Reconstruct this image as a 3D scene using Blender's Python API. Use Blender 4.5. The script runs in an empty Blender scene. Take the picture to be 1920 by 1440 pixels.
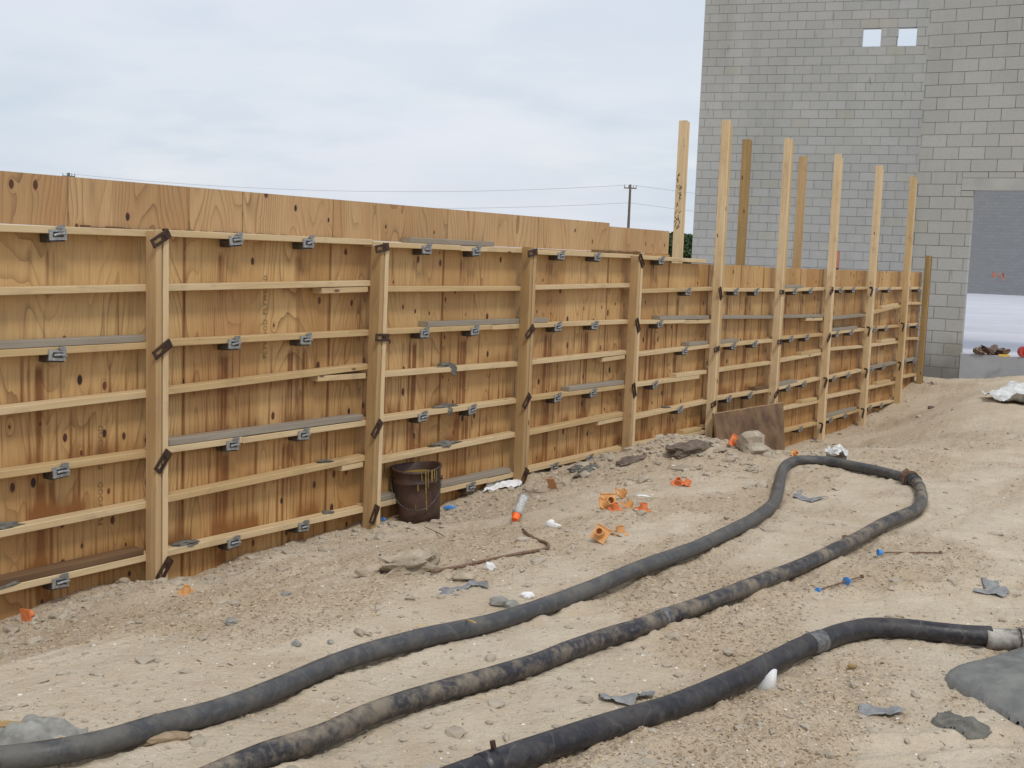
import bpy, bmesh, math, random
import numpy as np
from mathutils import Vector, Matrix, Euler

random.seed(7)
rng = np.random.default_rng(11)
S = bpy.context.scene
C = S.collection
PI = math.pi

# ------------------------------------------------------------------ camera
EYE = 1.62
F, PITCH, ROLL = 2228.4, .1089, .0378          # focal length in pixels of the 1920 px wide photograph
cp, sp = math.cos(PITCH), math.sin(PITCH)
FW = np.array([0, cp, -sp]); UP0 = np.array([0, sp, cp]); RT0 = np.array([1., 0, 0])
RT = RT0*math.cos(ROLL) + UP0*math.sin(ROLL)
UP = -RT0*math.sin(ROLL) + UP0*math.cos(ROLL)
cam = bpy.data.cameras.new('camera'); camo = bpy.data.objects.new('camera', cam); C.objects.link(camo)
cam.sensor_width = 36; cam.lens = F/1920*36; cam.clip_start = .05; cam.clip_end = 6000
m = Matrix.Identity(4)
for i in range(3):
    m[i][0] = RT[i]; m[i][1] = UP[i]; m[i][2] = -FW[i]
m[2][3] = EYE
camo.matrix_world = m
S.camera = camo

# ------------------------------------------------------------------ world and sun
SUN_EL, SUN_AZ = math.radians(54), math.radians(160)      # azimuth clockwise from +Y (view direction)
W = bpy.data.worlds.new('World'); S.world = W; W.use_nodes = True
nt = W.node_tree; nt.nodes.clear()
def WN(t, **k):
    n = nt.nodes.new(t)
    for a, b in k.items(): setattr(n, a, b)
    return n
out = WN('ShaderNodeOutputWorld'); bg = WN('ShaderNodeBackground')
sky = WN('ShaderNodeTexSky', sky_type='NISHITA', sun_disc=False, sun_elevation=SUN_EL, sun_rotation=SUN_AZ, air_density=1.2, dust_density=3.0)
tc = WN('ShaderNodeTexCoord'); sep = WN('ShaderNodeSeparateXYZ')
nt.links.new(tc.outputs['Generated'], sep.inputs[0])
def wm(op, a, b=None):
    n = WN('ShaderNodeMath', operation=op)
    for i, v in enumerate((a, b)):
        if v is None: continue
        if isinstance(v, (int, float)): n.inputs[i].default_value = v
        else: nt.links.new(v, n.inputs[i])
    return n.outputs[0]
zz = wm('ADD', wm('MAXIMUM', sep.outputs[2], 0.0), .16)
cmb = WN('ShaderNodeCombineXYZ')
nt.links.new(wm('DIVIDE', sep.outputs[0], zz), cmb.inputs[0]); nt.links.new(wm('DIVIDE', sep.outputs[1], zz), cmb.inputs[1])
def wnoise(scale, det, loc, rough=.5):
    mp = WN('ShaderNodeMapping'); mp.inputs['Location'].default_value = loc
    n = WN('ShaderNodeTexNoise'); n.inputs['Scale'].default_value = scale; n.inputs['Detail'].default_value = det; n.inputs['Roughness'].default_value = rough
    nt.links.new(cmb.outputs[0], mp.inputs[0]); nt.links.new(mp.outputs[0], n.inputs[0])
    return n.outputs[0]
def wramp(v, stops):
    r = WN('ShaderNodeValToRGB'); r.color_ramp.elements[0].position = stops[0][0]; r.color_ramp.elements[0].color = (*stops[0][1], 1)
    r.color_ramp.elements[1].position = stops[-1][0]; r.color_ramp.elements[1].color = (*stops[-1][1], 1)
    for p, c in stops[1:-1]:
        e = r.color_ramp.elements.new(p); e.color = (*c, 1)
    nt.links.new(v, r.inputs[0]); return r.outputs[0]
# cloud sheet: pale veil with softer grey-blue bellies and a few whiter puffs
veil = wramp(wnoise(.55, 5, (3.1, 1.7, 0)), [(.3, (5.2, 5.95, 6.8)), (.5, (6.05, 6.5, 7.2)), (.72, (6.8, 7.05, 7.7))])
puff = wramp(wnoise(1.25, 7, (5.2, 0.4, 2), .55), [(.56, (0, 0, 0)), (.78, (1, 1, 1))])
belly = wramp(wnoise(1.1, 5, (8.3, 4.1, 5), .5), [(.55, (0, 0, 0)), (.75, (1, 1, 1))])
def wmix(f, a, b, bt='MIX'):
    n = WN('ShaderNodeMix', data_type='RGBA', blend_type=bt)
    if isinstance(f, (int, float)): n.inputs[0].default_value = f
    else: nt.links.new(f, n.inputs[0])
    for s, v in ((6, a), (7, b)):
        if isinstance(v, tuple): n.inputs[s].default_value = (*v, 1)
        else: nt.links.new(v, n.inputs[s])
    return n.outputs[2]
c1 = wmix(wm('MULTIPLY', belly, .8), veil, (4.8, 5.6, 6.5))
c2 = wmix(wm('MULTIPLY', puff, .75), c1, (7.2, 7.4, 7.7))
fin = wmix(.9, sky.outputs[0], c2)
nt.links.new(fin, bg.inputs[0]); bg.inputs[1].default_value = .1
nt.links.new(bg.outputs[0], out.inputs[0])
sl = bpy.data.lights.new('sun', 'SUN'); slo = bpy.data.objects.new('sun', sl); C.objects.link(slo)
sl.energy = 1.35; sl.angle = math.radians(10); sl.color = (1, .955, .88)
sdir = Vector((math.sin(SUN_AZ)*math.cos(SUN_EL), math.cos(SUN_AZ)*math.cos(SUN_EL), math.sin(SUN_EL)))
slo.rotation_euler = sdir.to_track_quat('Z', 'Y').to_euler(); slo.location = (3, -4, 12)
S.view_settings.view_transform = 'Standard'; S.view_settings.look = 'None'
S.view_settings.exposure = 0.3; S.view_settings.gamma = 1; S.view_settings.use_curve_mapping = False

# ------------------------------------------------------------------ geometry of the site
YAW = .5995                                       # direction of the formwork run
D = np.array([math.sin(YAW), math.cos(YAW), 0]); Nn = np.array([-math.cos(YAW), math.sin(YAW), 0])
WD = 5.475                                        # distance from the eye to the plywood face
def ray(x, y): return (x-960)/F*RT - (y-720)/F*UP + FW
def wp(x, y, off=.089):
    """photo pixel -> (along wall, height) on a plane `off` metres in front of the plywood"""
    q = ray(x, y); t = (WD-off)/(q@Nn); X = q*t
    return X@D, X[2]+EYE
def hsh(ix, iy, sd):
    n = (ix.astype(np.int64)*374761393 + iy.astype(np.int64)*668265263 + sd*1442695041) & 0xffffffff
    n = ((n ^ (n >> 13))*1274126177) & 0xffffffff
    return ((n ^ (n >> 16)) & 0xffff)/65535.0
def vn(x, y, sd=0):
    x = np.asarray(x, float); y = np.asarray(y, float)
    ix = np.floor(x); iy = np.floor(y); fx = x-ix; fy = y-iy
    fx = fx*fx*fx*(fx*(fx*6-15)+10); fy = fy*fy*fy*(fy*(fy*6-15)+10)
    a = hsh(ix, iy, sd); b = hsh(ix+1, iy, sd); c = hsh(ix, iy+1, sd); d = hsh(ix+1, iy+1, sd)
    return (a*(1-fx)+b*fx)*(1-fy) + (c*(1-fx)+d*fx)*fy - .5
def fbm(x, y, sd=0, o=4, g=.5):
    r = 0; a = 1
    for i in range(o):
        r = r + a*vn(x*2**i+7.3*i, y*2**i+3.1*i, sd+i); a *= g
    return r
def sm(x, a, b):
    t = np.clip((x-a)/(b-a), 0, 1); return t*t*(3-2*t)
GS = [-30, 3.31, 3.93, 4.2, 4.7, 5.1, 6.1, 7.0, 7.4, 8.1, 9.4, 10.2, 11.1, 11.7, 13.0, 13.6, 14.1, 15.3, 16.3, 18.0, 19.4, 20.6, 22, 60]
GZ = [-.36, -.36, -.30, -.30, -.37, -.31, -.29, -.295, -.25, -.22, -.225, -.26, -.27, -.44, -.66, -.68, -.67, -.64, -.66, -.49, -.2, -.2, -.05, 0]
def base_z(x, y):
    x = np.asarray(x, float); y = np.asarray(y, float)
    s = x*D[0]+y*D[1]; q = WD-(x*Nn[0]+y*Nn[1])
    g = np.interp(s, GS, GZ)
    w = 1-sm(q, .15, np.interp(s, [9.5, 11.6, 13.5, 15.5, 17], [1.95, 3.3, 3.2, 2.4, 2.]))
    w = np.where(q < -0.2, 1-sm(-q, .3, 3.0), w)
    z = g*w
    # rubble mound and small heap
    z = z + .235*np.exp(-((s-9.35)/.62)**2-((q-.9)/.5)**2) + .09*np.exp(-((s-8.7)/.45)**2-((q-.6)/.35)**2)
    z = z + .09*np.exp(-((s-4.9)/.35)**2-((q-.5)/.3)**2) + .06*np.exp(-((s-4.1)/.25)**2-((q-.45)/.2)**2)
    z = z + .05*fbm(x*.45, y*.45, 5, 2)*sm(q, 1, 3)*(1-np.exp(-((s-12.5)/2.5)**2))
    return z
def GP0(px, py):
    q = ray(px, py); ts = np.linspace(2, 40, 3000); X = np.array([0, 0, EYE])[None]+q[None]*ts[:, None]
    d = X[:, 2]-.036-base_z(X[:, 0], X[:, 1]); k = max(1, np.argmax(d < 0)); return X[k]
def rough_mask(x, y):
    s = x*D[0]+y*D[1]; q = WD-(x*Nn[0]+y*Nn[1])
    r = sm(fbm(x*.9, y*.9, 21, 3), .03, .35)
    r = np.maximum(r, sm(fbm(s*.5+9, q*2.2, 31, 3), .08, .38)*.9)
    r = np.maximum(r, np.exp(-((s-9.5)/1.2)**2-((q-1.0)/.85)**2)*1.3)
    r = np.maximum(r, (1-sm(q, .1, .6))*.5)
    r = np.maximum(r, .42*sm(y, 8, 12)*sm(fbm(x*1.5, y*.8, 35, 2), -.25, .1))
    return np.clip(r, 0, 1)
def fine_z(x, y):
    r = rough_mask(x, y)
    s = x*D[0]+y*D[1]; q = WD-(x*Nn[0]+y*Nn[1])
    z = .030*fbm(x*1.6, y*1.6, 41, 3)
    z = z + .016*fbm(s*2.2+3, q*5.5, 51, 3)*(.5+r)
    # wheel and blade marks
    tr = sm(fbm(x*.35+4, y*.35, 141, 2), -.05, .3)
    z = z + tr*.012*np.sin(2*PI*((x*.35+y*.94)*2.6+.5*fbm(x*.7, y*.7, 151, 2)))*sm(fbm(x*1.3, y*1.3, 161, 2), -.2, .2)
    for (ax_, ay_, bx_, by_) in ((-2.05, 4.1, -.7, 6.4), (-2.3, 4.3, -.95, 6.5), (.2, 5.2, 3.2, 6.2), (1.2, 3.9, 2.9, 4.3)):
        L2 = (bx_-ax_)**2+(by_-ay_)**2; t_ = np.clip(((x-ax_)*(bx_-ax_)+(y-ay_)*(by_-ay_))/L2, 0, 1)
        dd_ = np.hypot(x-ax_-t_*(bx_-ax_), y-ay_-t_*(by_-ay_))+.03*fbm(x*4, y*4, 171, 2)
        z = z - .018*np.exp(-(dd_/.05)**2)+.010*np.exp(-((dd_-.085)/.03)**2)
    for (fx, fy, fa) in ((-.3, 4.9, .6), (.15, 5.5, .9), (.9, 7.3, .2), (2.6, 7.0, 1.1), (3.1, 7.9, .9), (1.9, 5.9, 1.2), (-1.2, 5.6, .5), (.55, 3.75, .8), (1.45, 3.55, 1.0)):
        u_ = (x-fx)*math.cos(fa)+(y-fy)*math.sin(fa); v_ = -(x-fx)*math.sin(fa)+(y-fy)*math.cos(fa)
        z = z - .014*np.exp(-((u_/.13)**4+(v_/.045)**4))
    rid = 1-2*np.abs(fbm(x*9, y*9, 61, 3))
    z = z + (.012*(rid-.6)+.016*fbm(x*17, y*17, 71, 3))*(.12+.88*r)
    z = z + .008*fbm(x*42, y*42, 81, 2)*(.2+.8*r)
    return z
pa = [(-150, 1445), (0, 1432), (97, 1419), (200, 1396), (306, 1363), (400, 1339), (500, 1303), (650, 1242), (800, 1200), (900, 1177), (1000, 1146), (1100, 1111), (1190, 1074), (1250, 1051), (1300, 1031), (1340, 1013), (1400, 985), (1435, 961), (1455, 938), (1462, 905), (1470, 878), (1490, 866), (1520, 865), (1560, 869), (1600, 877), (1650, 887), (1680, 894), (1698, 898)]
pb = [(1716, 906), (1725, 917), (1728, 940), (1718, 958), (1692, 971), (1650, 989), (1600, 1016), (1550, 1043), (1500, 1067), (1450, 1086), (1396, 1106), (1300, 1142), (1250, 1161), (1200, 1182), (1130, 1203), (1060, 1227), (1000, 1250), (900, 1279), (800, 1307), (700, 1342), (600, 1390), (500, 1422), (440, 1446), (330, 1490), (200, 1540)]
pc = [(1858, 1197), (1830, 1195), (1800, 1192), (1750, 1187), (1700, 1181), (1632, 1180), (1580, 1191), (1540, 1206), (1500, 1221), (1400, 1272), (1300, 1313), (1250, 1331), (1150, 1361), (1060, 1393), (1000, 1414), (900, 1450), (800, 1487), (650, 1540)]
_hp = []
for l_ in (pa, pb, pc):
    w_ = [GP0(x, y) for x, y in l_]
    for a_, b_ in zip(w_, w_[1:]):
        n_ = max(1, int(np.linalg.norm(b_-a_)/.06))
        for i_ in range(n_): _hp.append(a_+(b_-a_)*i_/n_)
HP = np.array([p for p in _hp if p[1] > 2.2])[:, :2]
def ground_z(x, y): return float(base_z(x, y)+fine_z(np.array(x, float), np.array(y, float)))
def gp(px, py, h=0.):
    """photo pixel -> point on the ground (raised by h)"""
    q = ray(px, py); t = .5
    P0 = np.array([0, 0, EYE])
    lo = 2.; 
    ts = np.linspace(2, 40, 3000)
    X = P0[None]+q[None]*ts[:, None]
    d = X[:, 2]-h-base_z(X[:, 0], X[:, 1])
    k = np.argmax(d < 0)
    t = ts[k]-(ts[1]-ts[0])*(d[k]/(d[k]-d[k-1])) if k > 0 else 40
    return P0+q*t
def seat(px, py, h=0.):
    X = gp(px, py, h); X[2] = ground_z(X[0], X[1])+h
    return X
def on_depth(px, py, Y):
    q = ray(px, py); return np.array([0, 0, EYE])+q*(Y/q[1])

# ------------------------------------------------------------------ materials
class M:
    def __init__(s, name):
        s.m = bpy.data.materials.new(name); s.m.use_nodes = True; s.t = s.m.node_tree
        s.b = s.t.nodes['Principled BSDF']; s.b.inputs['Roughness'].default_value = .8
    def n(s, t, ins=None, **k):
        nd = s.t.nodes.new(t)
        for a, b in k.items(): setattr(nd, a, b)
        for a, b in (ins or {}).items(): s.set(nd.inputs[a], b)
        return nd
    def set(s, sock, v):
        if isinstance(v, bpy.types.NodeSocket): s.t.links.new(v, sock)
        elif isinstance(v, (tuple, list)) and sock.type == 'RGBA': sock.default_value = (*v[:3], 1)
        else: sock.default_value = v
    def math(s, op, a, b=0., c=None, clamp=False):
        nd = s.n('ShaderNodeMath', operation=op, use_clamp=clamp); s.set(nd.inputs[0], a); s.set(nd.inputs[1], b)
        if c is not None: s.set(nd.inputs[2], c)
        return nd.outputs[0]
    def mix(s, f, a, b, bt='MIX'):
        nd = s.n('ShaderNodeMix', data_type='RGBA', blend_type=bt); s.set(nd.inputs[0], f); s.set(nd.inputs[6], a); s.set(nd.inputs[7], b)
        return nd.outputs[2]
    def ramp(s, v, stops):
        r = s.n('ShaderNodeValToRGB'); cr = r.color_ramp
        cr.elements[0].position = stops[0][0]; cr.elements[1].position = stops[-1][0]
        g = lambda c: (c, c, c, 1) if isinstance(c, (int, float)) else (*c, 1)
        cr.elements[0].color = g(stops[0][1]); cr.elements[1].color = g(stops[-1][1])
        for p, c in stops[1:-1]: cr.elements.new(p).color = g(c)
        s.set(r.inputs[0], v); return r.outputs[0]
    def noise(s, v, scale, det=4, rough=.5, dist=0):
        return s.n('ShaderNodeTexNoise', {'Vector': v, 'Scale': scale, 'Detail': det, 'Roughness': rough, 'Distortion': dist}).outputs[0]
    def scale(s, v, sc, loc=(0, 0, 0)):
        a = s.n('ShaderNodeVectorMath', {0: v, 1: sc}, operation='MULTIPLY').outputs[0]
        return s.n('ShaderNodeVectorMath', {0: a, 1: loc}, operation='ADD').outputs[0]
    def obj(s): return s.n('ShaderNodeTexCoord').outputs['Object']
    def pos(s): return s.n('ShaderNodeNewGeometry').outputs['Position']
    def rnd(s): return s.n('ShaderNodeObjectInfo').outputs['Random']
    def shift(s, v, r, k=(37., 11., 23.)):
        c = s.n('ShaderNodeVectorMath', {0: k, 3: r}, operation='SCALE').outputs[0]
        return s.n('ShaderNodeVectorMath', {0: v, 1: c}, operation='ADD').outputs[0]
    def bump(s, h, dist=.002, strength=1.):
        nd = s.n('ShaderNodeBump', {'Height': h, 'Distance': dist, 'Strength': strength}); s.t.links.new(nd.outputs[0], s.b.inputs['Normal'])
    def fin(s, col, rough=None, metal=None):
        s.set(s.b.inputs['Base Color'], col)
        if rough is not None: s.set(s.b.inputs['Roughness'], rough)
        if metal is not None: s.set(s.b.inputs['Metallic'], metal)
        return s.m

def plywood_mat(name, light=(.62, .405, .175), dark=(.42, .235, .080), stain=1., wet=False):
    k = M(name); P = k.obj(); r = k.rnd()
    sp_ = k.n('ShaderNodeSeparateXYZ', {0: P})
    v = k.shift(P, r)
    # veneer strips of different tone
    vs = k.n('ShaderNodeSeparateXYZ', {0: v})
    x2 = k.n('ShaderNodeCombineXYZ', {0: vs.outputs[0], 1: 0., 2: vs.outputs[2]}).outputs[0]
    strip = k.n('ShaderNodeTexVoronoi', {'Scale': 2.6, 'W': vs.outputs[0]}, voronoi_dimensions='1D').outputs['Color']
    stripv = k.n('ShaderNodeSeparateColor', {0: strip}).outputs[0]
    # knots
    kv2 = k.n('ShaderNodeCombineXYZ', {0: k.math('MULTIPLY', vs.outputs[0], 7.), 1: k.math('MULTIPLY', vs.outputs[2], 4.), 2: 0.}).outputs[0]
    vor = k.n('ShaderNodeTexVoronoi', {'Vector': kv2, 'Scale': 1., 'Randomness': 1.}, voronoi_dimensions='2D')
    kd = vor.outputs['Distance']; kc = k.n('ShaderNodeSeparateColor', {0: vor.outputs['Color']})
    cl = k.noise(k.scale(v, (.9, 1, .9), (4, 0, 1)), 1., 1)
    keep = k.math('GREATER_THAN', kc.outputs[0], k.math('MULTIPLY_ADD', cl, -2.2, 1.72))
    rad = k.math('MULTIPLY_ADD', kc.outputs[1], .095, .05)
    knot = k.math('MULTIPLY', k.math('SUBTRACT', 1., k.math('DIVIDE', kd, rad)), 3.2, clamp=True)
    knot = k.math('MULTIPLY', knot, keep)
    halo = k.math('MULTIPLY', k.math('POWER', 2.718, k.math('MULTIPLY', kd, -11.)), keep)
    # cathedral grain
    low = k.noise(k.scale(v, (2.3, 1, .42)), 1.25, 1.5, .4)
    ph = k.math('MULTIPLY_ADD', low, 26., k.math('MULTIPLY', halo, 2.6))
    ph = k.math('ADD', ph, k.math('MULTIPLY', k.noise(k.scale(v, (14, 1, 2.5)), 1., 2), .55))
    ph = k.math('ADD', ph, k.math('MULTIPLY', vs.outputs[0], 16.))
    rings = k.math('FRACT', ph)
    ring = k.math('POWER', rings, 5.)
    ring = k.math('MULTIPLY', ring, k.ramp(k.noise(k.scale(v, (3, 1, 1)), 1.3, 2), [(.35, .2), (.65, 1.)]))
    fine = k.noise(k.scale(v, (150, 1, 5)), 1., 3, .6)
    tone = k.math('ADD', k.math('MULTIPLY', k.noise(k.scale(v, (2.2, 1, .7)), 1., 4), .75), k.math('MULTIPLY', stripv, .42))
    col = k.mix(k.ramp(tone, [(.38, 0.), (.74, 1.)]), dark, light)
    col = k.mix(k.math('MULTIPLY', k.ramp(k.noise(k.scale(v, (5, 1, .8), (3, 0, 9)), 1., 3), [(.45, 0.), (.7, 1.)]), .4), col, (.46, .22, .09))
    col = k.mix(k.math('MULTIPLY', r, .3), col, (.46, .30, .14))
    col = k.mix(k.math('MULTIPLY', ring, .8), col, (.14, .062, .022))
    col = k.mix(k.math('MULTIPLY', k.ramp(fine, [(.4, 0.), (.75, 1.)]), .3), col, (.17, .085, .035))
    # rain streaks, heavier near the ground (form oil and mud water)
    z = sp_.outputs[2]
    hm = k.ramp(k.math('ADD', z, k.math('MULTIPLY', k.noise(k.scale(P, (3, 1, 1.5)), 1., 3), .5)), [(.0, 1.), (.45, .75), (1., .3)]) if False else \
        k.math('MULTIPLY_ADD', k.math('ADD', z, k.math('MULTIPLY', k.noise(k.scale(P, (3, 1, 1.5)), 1., 3), .6)), -.72, .98, clamp=True)
    st = k.ramp(k.noise(k.scale(v, (62, 1, 1.1), (5, 0, 5)), 1., 3, .6), [(.55, 0.), (.68, 1.)])
    drip_and_seam_shade = k.n('ShaderNodeAttribute', attribute_name='drip_and_seam_shade').outputs['Fac']  # stain runs plus gap shade painted along the sheet seams
    sta = k.math('ADD', k.math('MULTIPLY', k.math('MULTIPLY', st, hm), .8*stain), k.math('MULTIPLY', drip_and_seam_shade, stain), clamp=True)
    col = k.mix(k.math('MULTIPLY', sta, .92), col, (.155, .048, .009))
    col = k.mix(k.math('MULTIPLY', hm, .42*stain), col, k.mix(.7, col, (.36, .155, .026)))
    col = k.mix(k.math('MULTIPLY', halo, .35), col, (.36, .14, .05))
    col = k.mix(knot, col, k.mix(kc.outputs[2], (.022, .010, .007), (.14, .045, .018)))
    k.bump(k.math('SUBTRACT', k.math('MULTIPLY', fine, .3), k.math('MULTIPLY', ring, .6)), .0012, .7)
    return k.fin(col, .68)

def board_mat(name, light, dark, knots=.62, grey=0.):
    """grain runs along local X"""
    k = M(name); P = k.obj(); r = k.rnd(); v = k.shift(P, r, (31., 7., 13.))
    low = k.noise(k.scale(v, (1.1, 14, 14)), 1., 3, .5, .4)
    fine = k.noise(k.scale(v, (6, 190, 190)), 1., 3, .6)
    ph = k.math('FRACT', k.math('MULTIPLY', k.noise(k.scale(v, (.5, 9, 9)), 1., 1.), 9.))
    ring = k.math('POWER', ph, 4.)
    col = k.mix(k.ramp(low, [(.35, 0.), (.65, 1.)]), dark, light)
    col = k.mix(k.math('MULTIPLY', r, .5), col, k.mix(.5, light, dark))
    col = k.mix(k.math('MULTIPLY', ring, .3), col, k.mix(.5, dark, (.1, .05, .02)))
    col = k.mix(k.math('MULTIPLY', k.ramp(fine, [(.4, 0.), (.8, 1.)]), .3), col, dark)
    # dirt smears
    col = k.mix(k.math('MULTIPLY', k.ramp(k.noise(k.scale(v, (4, 9, 9)), 1., 4, .6), [(.55, 0.), (.75, 1.)]), .4), col, (.19, .13, .08))
    vor = k.n('ShaderNodeTexVoronoi', {'Vector': k.scale(v, (3.2, 9, 9)), 'Scale': 1.})
    kc = k.n('ShaderNodeSeparateColor', {0: vor.outputs['Color']})
    kn = k.math('MULTIPLY', k.math('MULTIPLY', k.math('SUBTRACT', .11, vor.outputs['Distance']), 22., clamp=True), k.math('GREATER_THAN', kc.outputs[0], knots))
    col = k.mix(k.math('MULTIPLY', kn, .85), col, (.09, .035, .015))
    if grey: col = k.mix(k.math('MULTIPLY', k.ramp(k.noise(k.scale(v, (2, 30, 30)), 1., 4), [(.3, .3), (.7, 1.)]), grey), col, (.27, .24, .195))
    k.bump(k.math('ADD', k.math('MULTIPLY', fine, .4), k.math('MULTIPLY', low, .5)), .0015, .6)
    return k.fin(col, .75)

PLY = plywood_mat('plywood_veneer')
PLYTOP = plywood_mat('plywood_veneer_clean', (.56, .37, .19), (.43, .26, .12), .15)
PINE = board_mat('new_pine', (.63, .495, .30), (.54, .385, .205))
PINE2 = board_mat('yellow_pine', (.56, .41, .215), (.47, .315, .145))
DSTUD = board_mat('aged_stud_pine', (.44, .29, .135), (.33, .205, .085), .6)
STUD = board_mat('stud_pine', (.52, .36, .19), (.41, .26, .12), .62)
POST = board_mat('post_pine', (.68, .53, .33), (.60, .43, .24), .5)
OLDP = board_mat('weathered_grey_wood', (.36, .315, .25), (.22, .18, .135), .8, .65)
BROWNP = board_mat('wet_brown_wood', (.20, .115, .055), (.11, .055, .025), .8)
TREATED = board_mat('treated_post_wood', (.42, .27, .11), (.24, .16, .06), .5)

def simple(name, a, b, sc=8, rough=.7, metal=0., bump=.0, det=5, bs=None, lo=.35, hi=.65, world=False):
    k = M(name); v = k.pos() if world else k.shift(k.obj(), k.rnd())
    n = k.noise(v, sc, det, .6)
    col = k.mix(k.ramp(n, [(lo, 0.), (hi, 1.)]), a, b)
    if bump: k.bump(k.noise(v, bs or sc*3, 5, .65), bump, .8)
    return k.fin(col, rough, metal)
GALV = simple('galvanised_steel', (.27, .28, .28), (.50, .51, .51), 70, .45, .65, .0006)
GALVD = simple('galvanised_dark_shadowed', (.055, .048, .042), (.13, .115, .10), 40, .55, .5, .001)  # dark copy of the steel, shade under the clamps painted in
IRON = simple('brown_painted_iron', (.030, .019, .015), (.085, .038, .022), 35, .5, .25, .001)
RUST = simple('rusty_rebar', (.13, .07, .04), (.24, .15, .10), 40, .85, .1, .002)
BUCKET = simple('grimy_bucket_plastic', (.030, .015, .011), (.085, .045, .032), 9, .55, 0, .001)
YDRIP = simple('dried_yellow_paint', (.20, .115, .02), (.34, .22, .05), 60, .6)
ORANGE = simple('orange_plastic', (.62, .17, .055), (.78, .25, .085), 25, .5, 0, .0005)
AMBER = simple('amber_plastic', (.58, .28, .09), (.72, .38, .15), 20, .55, 0, .0005)
DUSTOR = simple('dusty_orange_plastic', (.48, .30, .18), (.66, .28, .12), 18, .8)
SPRAYOR = simple('orange_spray_cap', (.90, .12, .015), (.95, .18, .03), 20, .4)
WHITE = simple('white_foam', (.70, .70, .70), (.82, .82, .83), 20, .7, 0, .002)
PLAST = simple('clear_white_sheeting', (.50, .50, .48), (.72, .72, .71), 9, .35, 0, .004)
BLUE = simple('blue_plastic', (.04, .20, .55), (.09, .30, .68), 20, .45)
CLOTH = simple('grey_duct_tape_scrap', (.15, .15, .155), (.30, .30, .295), 16, .55, 0, .002)
ROCK = simple('dusty_concrete_chunk', (.29, .235, .165), (.46, .38, .28), 9, .95, 0, .008, bs=40)
GREYR = simple('hardened_grey_mortar', (.19, .185, .165), (.34, .33, .30), 14, .9, 0, .006, bs=40)
WETC = simple('wet_grey_concrete', (.14, .14, .13), (.21, .208, .19), 9, .62, 0, .006, bs=60)
DARKC = simple('damp_dark_mortar', (.10, .094, .08), (.19, .18, .155), 20, .85, 0, .01, bs=50)
BARK = simple('splintered_dark_wood', (.10, .07, .05), (.20, .155, .12), 18, .9, 0, .004)
LEAF = simple('tree_leaves', (.025, .055, .022), (.07, .115, .04), .8, .7)
TRUNK = simple('tree_bark', (.07, .05, .035), (.12, .09, .06), 6, .9)
POLEW = simple('utility_pole_wood', (.09, .08, .07), (.14, .12, .10), 3, .9)
WIRE = simple('wire_grey', (.26, .27, .28), (.32, .33, .34), 3, .6)
YELLOW = simple('yellow_string', (.60, .38, .06), (.70, .48, .10), 30, .7)
GREEN = simple('grass_green', (.06, .11, .03), (.11, .17, .05), 30, .7)
REDP = simple('red_painted_steel', (.35, .03, .025), (.45, .05, .03), 12, .45)
INK = simple('faded_ink', (.20, .115, .05), (.25, .15, .07), 30, .8)
MARK = simple('black_marker', (.035, .025, .02), (.07, .045, .03), 60, .8)
GRAF = simple('orange_spray_paint', (.62, .16, .09), (.50, .22, .15), 2, .8)
CANB = simple('spray_can_label', (.35, .34, .32), (.62, .60, .56), 55, .4, .3)

def hose_mat(name, base, dust, amt):
    k = M(name); P = k.pos(); 
    d = k.ramp(k.noise(P, 7, 7, .7), [(.45, 0.), (.60, 1.)]); s = k.ramp(k.noise(P, 45, 4, .6), [(.5, 0.), (.72, 1.)])
    nz = k.n('ShaderNodeSeparateXYZ', {0: k.n('ShaderNodeNewGeometry').outputs['Normal']}).outputs[2]
    upm = k.math('MULTIPLY_ADD', nz, .45, .55, clamp=True)
    al = k.n('ShaderNodeAttribute', attribute_name='along').outputs['Fac']
    ringv = k.math('POWER', k.math('FRACT', k.math('MULTIPLY_ADD', al, 4.1, k.math('MULTIPLY', k.noise(P, 3, 2), 3.))), 60.)
    col = k.mix(k.math('MULTIPLY', k.math('MULTIPLY', d, upm), amt), base, dust)
    col = k.mix(k.math('MULTIPLY', s, .35*amt+.1), col, dust)
    col = k.mix(k.math('MULTIPLY', ringv, .45), col, dust)
    k.bump(k.math('ADD', k.noise(P, 70, 4, .6), k.math('MULTIPLY', k.noise(P, 12, 3), .8)), .002, .6)
    return k.fin(col, k.math('MULTIPLY_ADD', d, .3, .38))
HOSE1 = hose_mat('dusty_rubber_hose', (.050, .050, .053), (.17, .155, .13), .6)
HOSE2 = hose_mat('muddy_rubber_hose', (.022, .021, .026), (.26, .21, .15), .85)
HOSE3 = hose_mat('black_rubber_hose', (.012, .011, .016), (.16, .145, .13), .3)
HOSEEND = hose_mat('mortar_smeared_steel', (.12, .10, .085), (.48, .45, .40), .95)

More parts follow.
